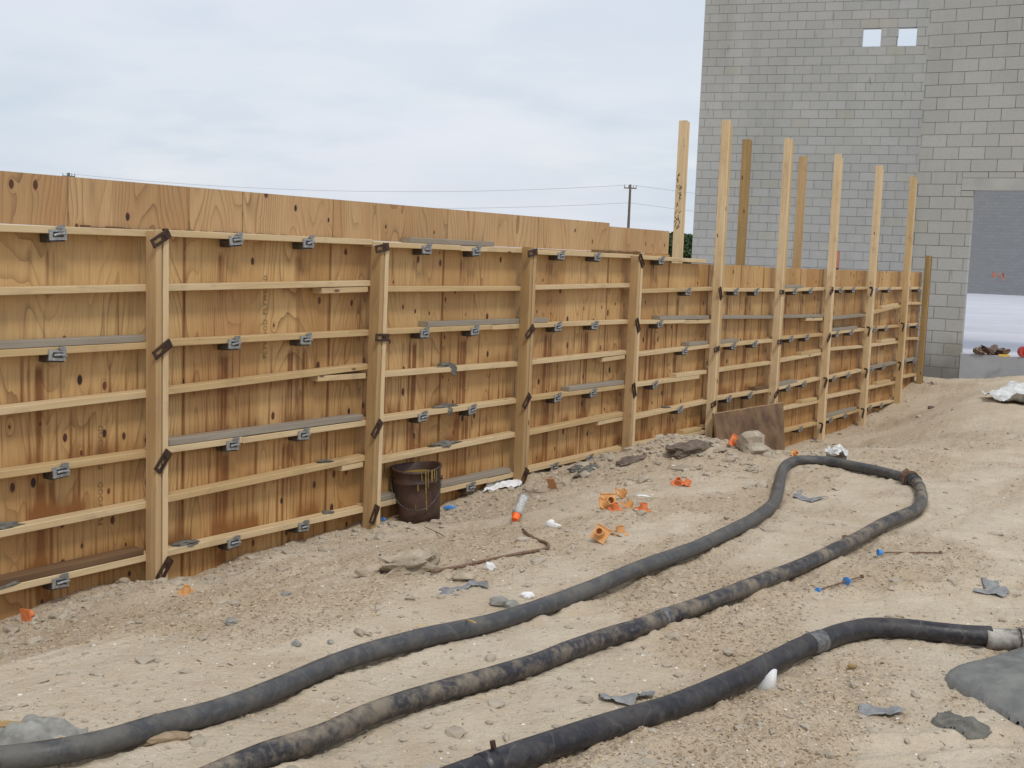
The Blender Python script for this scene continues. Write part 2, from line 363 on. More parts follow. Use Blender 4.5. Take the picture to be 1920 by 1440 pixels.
def ground_mat():
    k = M('sandy_soil'); P = k.pos()
    rg = k.n('ShaderNodeAttribute', attribute_name='rough').outputs['Fac']
    big = k.noise(P, .8, 5, .55); mid = k.noise(P, 5, 6, .6); fin_ = k.noise(P, 55, 5, .65); gr = k.noise(P, 260, 3, .6)
    col = k.mix(k.ramp(big, [(.35, 0.), (.65, 1.)]), (.61, .50, .36), (.70, .60, .46))
    col = k.mix(k.math('MULTIPLY', k.ramp(mid, [(.4, 0.), (.7, 1.)]), .45), col, (.50, .375, .245))
    pale = k.ramp(k.noise(P, 1.7, 5, .6, .4), [(.56, 0.), (.72, 1.)])
    col = k.mix(k.math('MULTIPLY', pale, .55), col, (.70, .61, .49))
    col = k.mix(k.math('MULTIPLY', rg, .38), col, (.44, .33, .215))
    col = k.mix(k.math('MULTIPLY', k.ramp(fin_, [(.45, 0.), (.7, 1.)]), k.math('MULTIPLY_ADD', rg, .4, .16)), col, (.33, .235, .145))
    # leaf-litter / root specks and shell bits
    sv = k.n('ShaderNodeTexVoronoi', {'Vector': k.scale(k.n('ShaderNodeVectorMath', {0: P, 1: k.scale(k.n('ShaderNodeTexNoise', {'Vector': P, 'Scale': 9.}).outputs['Color'], (.12, .12, .12))}, operation='ADD').outputs[0], (1, 1, .4)), 'Scale': 52.})
    sc = k.n('ShaderNodeSeparateColor', {0: sv.outputs['Color']})
    spk = k.math('MULTIPLY', k.math('LESS_THAN', sv.outputs['Distance'], .24), k.math('GREATER_THAN', sc.outputs[0], k.math('MULTIPLY_ADD', rg, -.35, .86)))
    col = k.mix(k.math('MULTIPLY', spk, .85), col, (.17, .105, .055))
    wsh = k.math('MULTIPLY', k.math('LESS_THAN', sv.outputs['Distance'], .2), k.math('GREATER_THAN', sc.outputs[1], .975))
    col = k.mix(k.math('MULTIPLY', wsh, .8), col, (.80, .77, .71))
    h = k.math('ADD', k.math('MULTIPLY', fin_, 1.0), k.math('MULTIPLY', gr, .35))
    h = k.math('ADD', h, k.math('MULTIPLY', k.noise(P, 18, 5, .6), 1.6))
    k.bump(h, .018, .9)
    return k.fin(col, .95)
SOIL = ground_mat()
CLOD = simple('soil_clod', (.46, .365, .25), (.57, .46, .325), 9, .95, 0, .006, bs=60, world=True)
CLODD = simple('dark_soil_clod', (.24, .17, .105), (.38, .285, .185), 9, .95, 0, .006, bs=60, world=True)
CLODG = simple('grey_rubble_clod', (.34, .285, .215), (.47, .405, .32), 9, .95, 0, .006, bs=60, world=True)
SHELL = simple('white_shell_gravel', (.62, .58, .52), (.80, .78, .74), 12, .8, 0, .002, world=True)

def block_mat():
    k = M('grey_concrete_block'); P = k.obj(); 
    isl = k.n('ShaderNodeNewGeometry').outputs['Random Per Island']
    r = k.math('FRACT', k.math('ADD', isl, k.rnd()))
    W_ = k.pos()
    col = k.mix(r, (.365, .365, .345), (.405, .402, .382))
    r2 = k.math('FRACT', k.math('MULTIPLY', r, 7.31))
    col = k.mix(k.math('MULTIPLY', k.math('GREATER_THAN', r2, .92), .5), col, (.43, .427, .42))
    r3 = k.math('FRACT', k.math('MULTIPLY', r, 13.7))
    col = k.mix(k.math('MULTIPLY', k.math('GREATER_THAN', r3, .97), .3), col, (.40, .37, .24))
    col = k.mix(k.math('MULTIPLY', k.ramp(k.noise(W_, .45, 4, .55), [(.4, 0.), (.68, 1.)]), .30), col, (.275, .275, .255))
    col = k.mix(k.math('MULTIPLY', k.ramp(k.noise(W_, 26, 4, .7), [(.4, 0.), (.7, 1.)]), .22), col, (.24, .24, .225))
    col = k.mix(k.math('MULTIPLY', k.ramp(k.noise(k.scale(W_, (1.3, 1.3, .22)), 1., 5, .6), [(.5, 0.), (.72, 1.)]), .35), col, (.235, .232, .21))
    sp2 = k.ramp(k.noise(k.scale(W_, (5, 5, 1.6)), 1., 3, .5), [(.70, 0.), (.76, 1.)])
    col = k.mix(k.math('MULTIPLY', sp2, .5), col, (.13, .125, .115))
    # darker towards the foot of the walls
    z = k.n('ShaderNodeSeparateXYZ', {0: W_}).outputs[2]
    foot_dark = k.math('MULTIPLY_ADD', k.math('ADD', z, k.math('MULTIPLY', k.noise(W_, 1.6, 5, .6), .9)), -1.7, 1.75, clamp=True)
    col = k.mix(k.math('MULTIPLY', foot_dark, .8), col, (.115, .108, .105))
    k.bump(k.noise(P, 90, 4, .7), .003, .6)
    return k.fin(col, .92)
BLOCK = block_mat()
MORTAR = simple('mortar_joint', (.17, .168, .16), (.37, .365, .345), 1.1, .95, 0, .002, world=True, lo=.40, hi=.66)
CONC = simple('smooth_slab_edge', (.30, .315, .34), (.36, .375, .395), 2.5, .8, 0, .001, world=True)
LINTEL = simple('precast_lintel', (.34, .34, .325), (.41, .41, .39), 3, .9, 0, .002, world=True)
def slab_mat():
    k = M('steel_trowelled_slab'); P = k.pos()
    a = k.noise(k.scale(P, (.12, .9, 1)), 1., 5, .6); b = k.noise(P, .5, 5, .6)
    col = k.mix(k.ramp(a, [(.3, 0.), (.7, 1.)]), (.47, .475, .53), (.60, .605, .66))
    col = k.mix(k.math('MULTIPLY', k.ramp(b, [(.45, 0.), (.7, 1.)]), .4), col, (.44, .43, .45))
    return k.fin(col, .55)
SLAB = slab_mat()
def farwall_mat():
    k = M('far_block_wall'); P = k.obj()
    sw = k.n('ShaderNodeSeparateXYZ', {0: P}); v = k.n('ShaderNodeCombineXYZ', {0: sw.outputs[0], 1: sw.outputs[2], 2: 0.}).outputs[0]
    br = k.n('ShaderNodeTexBrick', {'Vector': v, 'Scale': 1., 'Mortar Size': .012, 'Brick Width': .4064, 'Row Height': .2032,
        'Color1': (.205, .215, .225), 'Color2': (.235, .243, .25), 'Mortar': (.18, .187, .195)})
    col = k.mix(k.math('MULTIPLY', k.ramp(k.noise(P, .35, 4, .6), [(.35, 0.), (.7, 1.)]), .4), br.outputs[0], (.23, .235, .24))
    return k.fin(col, .9)
FARW = farwall_mat()

# ------------------------------------------------------------------ mesh helpers
def link(name, me, mt, parent=None, loc=None, rot=None):
    o = bpy.data.objects.new(name, me); C.objects.link(o)
    if mt and not me.materials: me.materials.append(mt)
    if parent: o.parent = parent
    if loc is not None: o.location = tuple(float(v) for v in loc)
    if rot is not None: o.rotation_euler = rot
    return o
def tag(o, label=None, cat=None, group=None, kind=None):
    if label: o['label'] = label
    if cat: o['category'] = cat
    if group: o['group'] = group
    if kind: o['kind'] = kind
    return o
def empty(name, loc, rot=(0, 0, 0)):
    o = bpy.data.objects.new(name, None); C.objects.link(o); o.empty_display_size = .1
    o.location = tuple(float(v) for v in loc); o.rotation_euler = rot; return o
def me_from(vs, fs, name='mesh', smooth=False):
    me = bpy.data.meshes.new(name); me.from_pydata([tuple(map(float, v)) for v in vs], [], fs); me.update()
    if smooth: me.polygons.foreach_set('use_smooth', [True]*len(me.polygons))
    return me
def fast_mesh(V, Q, name='mesh', smooth=False):
    V = np.asarray(V, np.float32); Q = np.asarray(Q, np.int32); k = Q.shape[1]
    me = bpy.data.meshes.new(name); me.vertices.add(len(V)); me.vertices.foreach_set('co', V.ravel())
    me.loops.add(Q.size); me.loops.foreach_set('vertex_index', Q.ravel())
    me.polygons.add(len(Q)); me.polygons.foreach_set('loop_start', np.arange(0, Q.size, k, dtype=np.int32))
    me.polygons.foreach_set('use_smooth', np.full(len(Q), smooth)); me.update(calc_edges=True); me.validate(); return me
def attr(me, name, vals):
    a = me.attributes.new(name, 'FLOAT', 'POINT'); a.data.foreach_set('value', np.asarray(vals, np.float32))
class MB:
    def __init__(s): s.v = []; s.f = []
    def add(s, vs, fs):
        b = len(s.v); s.v += [tuple(map(float, v)) for v in vs]; s.f += [tuple(b+i for i in f) for f in fs]; return s
    def box(s, x0, x1, y0, y1, z0, z1, mat=None):
        vs = [Vector(p) for p in ((x0, y0, z0), (x1, y0, z0), (x1, y1, z0), (x0, y1, z0), (x0, y0, z1), (x1, y0, z1), (x1, y1, z1), (x0, y1, z1))]
        if mat: vs = [mat @ v for v in vs]
        return s.add(vs, [(0, 3, 2, 1), (4, 5, 6, 7), (0, 1, 5, 4), (1, 2, 6, 5), (2, 3, 7, 6), (3, 0, 4, 7)])
    def cyl(s, p0, p1, r0, r1=None, n=12, caps=True):
        r1 = r0 if r1 is None else r1; p0 = Vector(p0); p1 = Vector(p1); a = (p1-p0).normalized()
        u = a.orthogonal().normalized(); w = a.cross(u); vs = []
        for p, r in ((p0, r0), (p1, r1)):
            for i in range(n):
                t = 2*PI*i/n; vs.append(p+(u*math.cos(t)+w*math.sin(t))*r)
        fs = [(i, (i+1) % n, n+(i+1) % n, n+i) for i in range(n)]
        if caps: fs += [tuple(range(n))[::-1], tuple(range(n, 2*n))]
        return s.add(vs, fs)
    def mesh(s, name='mesh', smooth=False): return me_from(s.v, s.f, name, smooth)
    def build(s, name, mt, parent=None, loc=None, rot=None, smooth=False): return link(name, s.mesh(name, smooth), mt, parent, loc, rot)
def cham(lx, ly, lz, c=.003):
    """lumber: length along X from 0..lx, centred in Y/Z, eased edges"""
    a, b = ly/2, lz/2
    pr = [(-a+c, -b), (a-c, -b), (a, -b+c), (a, b-c), (a-c, b), (-a+c, b), (-a, b-c), (-a, -b+c)]
    vs = [(0, y, z) for y, z in pr]+[(lx, y, z) for y, z in pr]
    fs = [(i, (i+1) % 8, 8+(i+1) % 8, 8+i) for i in range(8)]+[tuple(range(8))[::-1], tuple(range(8, 16))]
    return me_from(vs, fs, 'lumber')
def tube(path, r, n=16, name='tube', cap=True):
    path = [Vector(p) for p in path]; k = len(path); rs = r if hasattr(r, '__len__') else [r]*k
    T = [(path[min(i+1, k-1)]-path[max(i-1, 0)]).normalized() for i in range(k)]
    u = T[0].orthogonal().normalized(); vs = []; al = []; L = 0
    for i in range(k):
        if i: L += (path[i]-path[i-1]).length
        u = (u-T[i]*u.dot(T[i])).normalized(); w = T[i].cross(u)
        for j in range(n):
            t = 2*PI*j/n; vs.append(path[i]+(u*math.cos(t)+w*math.sin(t))*rs[i]); al.append(L)
    fs = [(i*n+j, i*n+(j+1) % n, (i+1)*n+(j+1) % n, (i+1)*n+j) for i in range(k-1) for j in range(n)]
    if cap: fs += [tuple(range(n))[::-1], tuple(range((k-1)*n, k*n))]
    me = me_from(vs, fs, name, True); attr(me, 'along', al); return me
def smooth_path(pts, step=.04):
    pts = [np.array(p, float) for p in pts]; out = []
    P = [2*pts[0]-pts[1]]+pts+[2*pts[-1]-pts[-2]]
    for i in range(1, len(P)-2):
        n = max(2, int(np.linalg.norm(P[i+1]-P[i])/step))
        for j in range(n):
            t = j/n
            out.append(.5*((2*P[i])+(-P[i-1]+P[i+1])*t+(2*P[i-1]-5*P[i]+4*P[i+1]-P[i+2])*t*t+(-P[i-1]+3*P[i]-3*P[i+1]+P[i+2])*t**3))
    out.append(pts[-1]); return out
def rock_mesh(sx, sy, sz, seed=0, sub=2, amp=.28, boxy=0.):
    bm = bmesh.new(); bmesh.ops.create_icosphere(bm, subdivisions=sub, radius=1)
    r = np.random.default_rng(seed); o = r.random(3)*50
    for v in bm.verts:
        p = v.co.copy()
        if boxy:
            mx = max(abs(p.x), abs(p.y), abs(p.z)); p = p.lerp(p/mx, boxy)
        d = 1+amp*2*float(vn(p.x*1.6+o[0], p.y*1.6+p.z*2.1+o[1], seed))+amp*float(vn(p.x*4+o[1], p.z*4+p.y*3.3+o[2], seed+3))
        v.co = Vector((p.x*sx*d, p.y*sy*d, p.z*sz*d))
    me = bpy.data.meshes.new('rock'); bm.to_mesh(me); bm.free(); return me

# ------------------------------------------------------------------ ground
def build_ground():
    th = np.concatenate([np.radians(np.arange(-180, -34, 6.)), np.radians(np.linspace(-34, 34, 880)), np.radians(np.arange(40, 180.1, 6.))])
    inv = np.linspace(1/2.4, 1/34., 560); rr = np.concatenate([[.02, .6, 1.2, 1.8], 1/inv, np.geomspace(37, 3000, 36)])
    Rg, Tg = np.meshgrid(rr, th, indexing='ij')
    X = Rg*np.sin(Tg); Y = Rg*np.cos(Tg)
    fade = 1-sm(Rg, 28, 60)
    r = rough_mask(X, Y)
    Z = base_z(X, Y)*fade + fine_z(X, Y)*fade*sm(Rg, .5, 2.2)
    # soil pushed up along the hoses
    m_ = (Rg > 2.2) & (Rg < 11) & (np.abs(Tg) < .6); xm, ym = X[m_], Y[m_]; dm_ = np.full(xm.shape, 9.)
    for hx, hy in HP: dm_ = np.minimum(dm_, (xm-hx)**2+(ym-hy)**2)
    dm_ = np.sqrt(dm_); lump = np.clip(.55+1.6*fbm(xm*3, ym*3, 131, 3), 0, 1.4)
    Z[m_] += .016*lump*np.exp(-((dm_-.055)/.022)**2)-.006*np.exp(-(dm_/.03)**2)
    Z = Z-.45*sm(Rg, 60, 200)
    # keep the soil below the building slab
    nr, nt_ = X.shape; idx = np.arange(nr*nt_).reshape(nr, nt_)
    Q = np.stack([idx[:-1, :-1], idx[:-1, 1:], idx[1:, 1:], idx[1:, :-1]], -1).reshape(-1, 4)
    me = fast_mesh(np.stack([X, Y, Z], -1).reshape(-1, 3), Q, 'ground', True)
    attr(me, 'rough', r.ravel())
    o = link('ground', me, SOIL); o['kind'] = 'structure'; return o
build_ground()

# ------------------------------------------------------------------ block building
def block_wall(root, x0, x1, zb, zt, zj, openings, bond=0, thick=.19, maxparts=300, special=None, shade=None):
    """root local frame: X along the face, Y into the wall, Z up. zj: height of one bed joint"""
    mesh_cache = {}; items = []
    k0 = math.floor((zb-zj)/.2032)
    for k in range(k0, int((zt-zj)/.2032)+1):
        za = zj+k*.2032+.0045; zc = za+.194
        off = (k+bond) % 2*.2032
        i = math.floor((x0-off)/.4064)
        while off+i*.4064 < x1:
            xa = off+i*.4064+.0045; xb = xa+.3974; i += 1
            segs = [(max(xa, x0), min(xb, x1))]
            for (ox0, ox1, oz0, oz1) in openings:
                if zc > oz0+.02 and za < oz1-.02:
                    ns = []
                    for a, b in segs:
                        if b <= ox0 or a >= ox1: ns.append((a, b)); continue
                        if a < ox0: ns.append((a, ox0))
                        if b > ox1: ns.append((ox1, b))
                    segs = ns
            for a, b in segs:
                if b-a > .03: items.append((a, b, za, zc))
    if special: items += special
    mw = Matrix.Translation(root.location) @ root.rotation_euler.to_matrix().to_4x4()
    def vis(it):
        p = mw @ Vector(((it[0]+it[1])/2, 0, (it[2]+it[3])/2)); q = np.array(p)-np.array([0, 0, EYE]); d = q@FW
        u = 960+F*(q@RT)/d; v = 720-F*(q@UP)/d
        return (0 if (-20 < u < 1940 and -20 < v < 760) else 1, d)
    items.sort(key=vis)
    rest = MB()
    for n_, (a, b, za, zc) in enumerate(items):
        jy = random.uniform(-.0015, .0015)
        if n_ < maxparts:
            key = (round(b-a, 3), round(zc-za, 3))
            if key not in mesh_cache: mesh_cache[key] = MB().box(-key[0]/2, key[0]/2, 0, thick, 0, key[1]).mesh('block')
            o = link('block', mesh_cache[key], BLOCK, root, ((a+b)/2, jy, za))
        else: rest.box(a, b, jy, thick+jy, za, zc)
    if rest.v:
        o = rest.build('block_courses', BLOCK, root); o['kind'] = 'stuff'
    # mortar core, set back 7 mm, cut round the openings
    core = MB(); xs = sorted({x0, x1, *[v for o in openings for v in o[:2] if x0 < v < x1]}); zs = sorted({zb, zt, *[v for o in openings for v in o[2:] if zb < v < zt]})
    e = .009
    for a, b in zip(xs, xs[1:]):
        for c, d in zip(zs, zs[1:]):
            if any(o[0] < (a+b)/2 < o[1] and o[2] < (c+d)/2 < o[3] for o in openings): continue
            hole = lambda x, z: any(o[0] < x < o[1] and o[2] < z < o[3] for o in openings) or x < x0 or x > x1 or z > zt
            a_ = a+e if hole(a-.01, (c+d)/2) else a; b_ = b-e if hole(b+.01, (c+d)/2) else b
            c_ = c+e if hole((a+b)/2, c-.01) else c; d_ = d-e if hole((a+b)/2, d+.01) else d
            core.box(a_, b_, e, thick-e, c_, d_)
    core.build('mortar_core', MORTAR, root)

def plane_pt(px, py, P0, ang):
    n = np.array([-math.sin(ang), math.cos(ang), 0]); q = ray(px, py); P0 = np.array(P0)-np.array([0, 0, EYE])
    X = q*((P0@n)/(q@n)); dd = np.array([math.cos(ang), math.sin(ang), 0])
    return (X-P0)@dd, X[2]+EYE
# front wall with the wide opening
AR = math.radians(-29.4); PR = (6.701, 20.266, 0)
xl = plane_pt(1720, 330, PR, AR)[0]
fr = empty('block_building', PR, (0, 0, AR))
tag(fr, 'pale grey concrete block building front with a wide opening at the right edge', 'building')
_, zj = plane_pt(1718, 368, PR, AR)
zr = [plane_pt(1722, y, PR, AR)[1] for y in (301, 255)]
ox, _ = plane_pt(1824, 370, PR, AR); lx_, _ = plane_pt(1802.6, 350, PR, AR)
_, zs = plane_pt(1815, 663, PR, AR); _, zsb = plane_pt(1815, 697, PR, AR)
sx_, _ = plane_pt(1800, 680, PR, AR)
oz = zj+.1016
ow = ox+4.3
lend = ow+.25
blocks_sp = [(lx_+.005, ox, zj+.0045, zj+.0971)]
q = lx_
i = 0
while q < lend:
    blocks_sp.append((q+.0045, min(q+.4019, lend), zj+.3093, zj+.4019)); q += .4064
block_wall(fr, xl, ow+2.4, -1.0, 9.6, zj, [(ox, ow, zs-.45, zj+.0), (lx_, lend, zj, zj+.4064)], bond=0, special=blocks_sp)
MB().box(lx_+.004, lend-.004, .001, .188, zj+.1066, zj+.3043).build('lintel', LINTEL, fr)
MB().box(sx_, ow+.3, -.012, .3, zsb-.25, zs-.004).build('slab_edge', CONC, fr)
# slab behind, one sheet reaching the far wall
sl_ = MB().box(-9, 34, .305, 61, zs-.25, zs).build('floor_slab', SLAB, None, PR, (0, 0, AR)); sl_['kind'] = 'structure'
jb = MB().box(ox+.0, ow, .0, .31, zs-.1, zs-.001)
jb.build('threshold', SLAB, fr)
# far wall of the building
PFW = np.array(PR)+np.array([-math.sin(AR), math.cos(AR), 0])*58
fwx = plane_pt(1640, 500, PFW, AR)[0]
fw = MB().box(fwx, 34, 0, .2, 0, 7.4).build('far_block_wall', FARW, None, np.array(PR)+np.array([-math.sin(AR), math.cos(AR), 0])*58+np.array([0, 0, zs]), (0, 0, AR))
tag(fw, 'long dim grey block wall closing the far side of the slab', 'wall')
PF = np.array(fw.location)
def fpt(px, py): return plane_pt(px, py, PF, AR)
g = MB()
def stroke(a, b, w=.06):
    (x0, z0), (x1, z1) = fpt(*a), fpt(*b); z0 -= PF[2]; z1 -= PF[2]
    d = Vector((x1-x0, 0, z1-z0)).normalized()*w/2; n = Vector((-d.z, 0, d.x)); p, r_ = Vector((x0, -.006, z0))-d, Vector((x1, -.006, z1))+d
    g.add([p-n, p+n, r_+n, r_-n], [(0, 1, 2, 3)])
for c in ((1864, 512.3), (1878.5, 512.6)):
    x, y = c
    pts = [(x+1.5, y+8.5), (x+1.7, y), (x-2.2, y), (x-3, y+5), (x+1.5, y+5)]
    if c[0] > 1870: pts = [(x-4, y), (x-3.5, y+5), (x+3, y+6.5), (x+2, y), (x+3.5, y+12.5)]
    for a, b in zip(pts, pts[1:]): stroke(a, b, .085)
go = g.build('spray_paint_mark', GRAF, fw)
# white paper scraps lying on the slab
for i, (px, py, w) in enumerate([(1848, 608.5, 8), (1870, 603.5, 9), (1868, 612.5, 5), (1897, 609.5, 10), (1918, 608, 8), (1855, 569, 4)]):
    q = ray(px, py); t = (zs-EYE)/q[2]; X = q*t+np.array([0, 0, EYE]); s_ = w*t/F/2
    o = link('paper_scrap', rock_mesh(s_, s_*.8, s_*.16, 100+i, 1, .2), WHITE, None, X+np.array([0, 0, s_*.1]), (0, 0, i))
    tag(o, ['left white paper scrap of the row across the middle of the slab', 'white paper scrap at the top of the cluster on the slab', 'small white paper crumb below the cluster on the slab', 'widest white paper scrap lying right on the slab',
            'white paper scrap at the right photo edge on the slab', 'tiny far white paper crumb high on the slab'][i], 'scrap', 'white scraps on the building slab')
# bundle on the slab edge
def on_slab(px, py):
    q = ray(px, py); t = (zs-EYE)/q[2]; return q*t+np.array([0, 0, EYE])
b0 = on_slab(1857, 665)
bd = empty('debris_bundle', b0); tag(bd, 'low heap of brown and black scrap lying on the slab edge in the opening', 'rubbish heap')
for i in range(7):
    me = rock_mesh(.12, .07, .045, 30+i, 2, .5, .4); link('clump', me, [BARK, BROWNP, IRON, BARK, BARK, IRON, BROWNP][i], bd, (-.20+.07*i, .03*math.sin(i*2), .04+.03*math.sin(i*.55)), (.4*math.sin(i), .5*math.cos(i*2), i*1.3))
p1, p2 = on_slab(1872, 668.5), on_slab(1893, 669.5)
lv = MB(); d_ = Vector(p2-p1); L_ = d_.length
lvo = link('hand_level', cham(L_, .03, .035), YELLOW, None, p1+np.array([0, 0, .02]), (0, 0, math.atan2(d_.y, d_.x))); tag(lvo, 'green and yellow stick lying on the slab edge right of the scrap heap', 'stick')
p3 = on_slab(1919, 670)
rd = MB().cyl((0, -.05, .09), (0, .05, .09), .09, n=16).cyl((0, -.08, .09), (0, .08, .09), .03, n=10).build('red_reel', REDP, None, p3, smooth=False)
tag(rd, 'red round reel on the slab edge cut by the right photo edge', 'reel')

# tower wall set further back
AT = math.radians(-18); PT = (6.70, 28.3, 0)
tw = empty('block_tower', PT, (0, 0, AT)); tag(tw, 'tall grey concrete block tower wall with two small square holes near its top', 'tower')
tl, _ = plane_pt(1311, 217, PT, AT)
wx0, wz0 = plane_pt(1616.5, 87.1, PT, AT); wx1, _ = plane_pt(1650.5, 86, PT, AT); vx0, _ = plane_pt(1683, 86, PT, AT); vx1, _ = plane_pt(1717.5, 85, PT, AT)
wz0 += 0
kk = round((wx0-tl)/.2032); 
block_wall(tw, tl, plane_pt(1778, 300, PT, AT)[0], -1.0, 9.6, wz0, [(wx0, wx1, wz0, wz0+.4064), (vx0, vx1, wz0, wz0+.4064)], bond=1)
MB().box(tl+.01, tl+.2, .19, 5, -1, 9.6).build('side_wall', MORTAR, tw)

# ------------------------------------------------------------------ formwork
def wallpt(s, y, z): return np.array([Nn[0]*WD+D[0]*s+Nn[0]*y, Nn[1]*WD+D[1]*s+Nn[1]*y, z])
AW = PI/2-YAW
fk = empty('wall_formwork', Nn*WD, (0, 0, AW))
tag(fk, 'long timber formwork wall of plywood sheets with rows of walers and upright studs', 'formwork')
clA = [(108, 441), (442, 453), (578, 458), (800, 467), (893, 470), (1052, 480), (1120, 484), (1240, 490)]
clC = [(107, 666), (439, 644), (573, 635), (796, 625), (890, 622), (1046, 613), (1115, 609), (1237, 607)]
clE = [(114, 884), (436, 834), (569, 816), (792, 782), (885, 769), (1045, 746), (1112, 737), (1228, 722)]
clG = [(113, 1090), (438, 1017), (569, 989), (882, 914), (1039, 876), (1105, 861), (1225, 832)]
clR = [(1290, 547), (1284, 658), (1275, 767)]
clA2 = [(1380, 547), (1418, 548), (1490, 548), (1520, 546), (1576, 543), (1600, 543), (1643, 544), (1667, 544), (1704, 543), (1723, 542)]
clC2 = [(1374.7, 652), (1415, 645), (1483, 636), (1513, 633), (1569, 628), (1596, 623), (1640, 619), (1661, 617), (1701, 613), (1720, 610)]
clE2 = [(1366, 751), (1406, 741), (1477, 728), (1507, 721), (1563, 708), (1590, 702), (1633, 694), (1656, 689), (1695, 681), (1714, 675)]
clG2 = [(1500, 808), (1557, 788), (1584, 780), (1630, 765), (1652, 760)]
ZR = {'A': 1.632, 'C': 1.018, 'E': .408, 'G': -.195, 'A2': 1.304, 'C2': .715, 'E2': .13, 'G2': -.44}
CL = []
for lst, z in ((clA, ZR['A']), (clC, ZR['C']), (clE, ZR['E']), (clG, ZR['G']), (clA2, ZR['A2']), (clC2, ZR['C2']), (clE2, ZR['E2']), (clG2, ZR['G2'])):
    for x, y in lst: CL.append((wp(x, y, .095)[0], None))
CLZ = [wp(x, y, .095) for l in (clA, clC, clE, clG, clR, clA2, clC2, clE2, clG2) for x, y in l]
rows_z = [1.632, 1.33, 1.018, .715, .408, .11, -.195]
def panel(s0, s1, z0, z1, mt, name='plywood_sheet', th=.017, y=0., drip_and_seam_shade=True):
    nx = max(3, int((s1-s0)/.007)); nz = max(2, int((z1-z0)/.045))
    xs = np.linspace(s0, s1, nx); zs_ = np.linspace(z0, z1, nz); Xg, Zg = np.meshgrid(xs, zs_, indexing='ij')
    dr = np.zeros_like(Xg)
    if drip_and_seam_shade:
        for cs, cz in CLZ:
            if cs < s0-.1 or cs > s1+.1: continue
            for j in range(5):
                o = rng.normal(-.02, .04); w = rng.uniform(.006, .015); a = rng.uniform(.6, 1.5)*(.6 if cz > 1.3 else 1.); ln = rng.uniform(.3, 1.6)
                if cz > 1.5: ln *= .3
                dr += a*np.exp(-((Xg-cs-o)/w)**2)*(Zg < cz-.06)*np.clip(1-(cz-Zg)/ln, 0, 1)**.5
        for zr_ in rows_z:
            d_ = Zg-(zr_+.04); band = np.exp(-(d_/.07)**2)*(d_ > -.05)
            dr += 1.3*band*np.clip(fbm(Xg*6, Zg*1.5+zr_*9, 91, 3)+.12, 0, 1)*sm(-Zg, -1.4, .2)*2.2
        for zr_, zn_ in zip(rows_z, rows_z[1:]+[-.6]):
            # thin runs that start under one waler and die on the next
            for j in range(int((s1-s0)*(14 if zr_ < 1.1 else 5))):
                o = rng.uniform(s0, s1); w = rng.uniform(.003, .008); a = rng.uniform(.5, 2.2)*(1.15-.42*max(zr_, 0)); f0 = rng.uniform(0, .8)
                zt_ = zr_-(zr_-zn_)*f0 if rng.random() < .5 else zr_; zb_ = zn_ if rng.random() < .75 else zt_-rng.uniform(.05, .25)
                dr += a*np.exp(-((Xg-o)/w)**2)*(Zg < zt_)*(Zg > zb_)*(.35+.65*np.clip((zt_-Zg)/.3, 0, 1))
        dr += 1.6*(np.exp(-((Xg-s0)/.008)**2)+np.exp(-((Xg-s1)/.008)**2))*(.6+.4*sm(-Zg, -1.3, 0.))  # sheet edges darkened: shade of the open seam painted in
    V = np.stack([Xg, np.full_like(Xg, y), Zg], -1).reshape(-1, 3); idx = np.arange(nx*nz).reshape(nx, nz)
    Q = np.stack([idx[:-1, :-1], idx[1:, :-1], idx[1:, 1:], idx[:-1, 1:]], -1).reshape(-1, 4)
    # side and back faces
    n0 = len(V); bx = [(s0, y, z0), (s1, y, z0), (s1, y, z1), (s0, y, z1), (s0, y+th, z0), (s1, y+th, z0), (s1, y+th, z1), (s0, y+th, z1)]
    V = np.concatenate([V, bx]); Q = np.concatenate([Q, np.array([(0, 4, 5, 1), (1, 5, 6, 2), (2, 6, 7, 3), (3, 7, 4, 0), (4, 7, 6, 5)])+n0])
    me = fast_mesh(V, Q, name); attr(me, 'drip_and_seam_shade', np.concatenate([np.clip(dr.ravel(), 0, 1), np.zeros(8)]))
    return link(name, me, mt, fk)
seams = [1.0, wp(-11, 600, 0)[0]] + [4.6+1.2192*k for k in range(0, 6)]
seams = [0.9, 2.16, 3.38, 4.613, 5.832, 7.05, 8.29, 9.50, 10.72]
TOPZ = 1.675
for a, b in zip(seams, seams[1:]):
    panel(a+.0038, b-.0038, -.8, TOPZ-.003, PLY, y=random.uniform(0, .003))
st_top = [.9, 2.2, wp(128, 380, 0)[0], wp(355, 400, 0)[0], wp(455, 400, 0)[0], wp(625, 400, 0)[0], wp(840, 410, 0)[0], wp(1009, 430, 0)[0], wp(1143, 430, 0)[0], wp(1255, 450, 0)[0]]
for i, (a, b) in enumerate(zip(st_top, st_top[1:])):
    panel(a+.0038, b-.0038, TOPZ, 1.934 if i < 8 else 1.903, PLYTOP, 'plywood_strip', y=random.uniform(0, .003))
s_end = wp(1723.5, 600, 0)[0]
rs = [10.723]+[wp(x, y, 0)[0] for x, y in ((1327, 560), (1390, 520), (1427, 600), (1494, 640), (1538, 600), (1605, 530), (1648, 530))]+[s_end]
for a, b in zip(rs, rs[1:]):
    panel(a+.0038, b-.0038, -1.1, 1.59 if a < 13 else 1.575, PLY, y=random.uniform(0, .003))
# back form and the fresh gap behind the sheets
for a, b in ((.9, 5.2), (5.205, 10.7), (10.705, s_end-.4)):
    MB().box(a, b, .22, .238, -1, 1.60 if a < 10 else 1.52).build('back_sheet', PLYTOP, fk)
MB().box(s_end+.03, s_end+.05, .09, .22, -1, 1.45).build('stop_end', GREYR, fk)

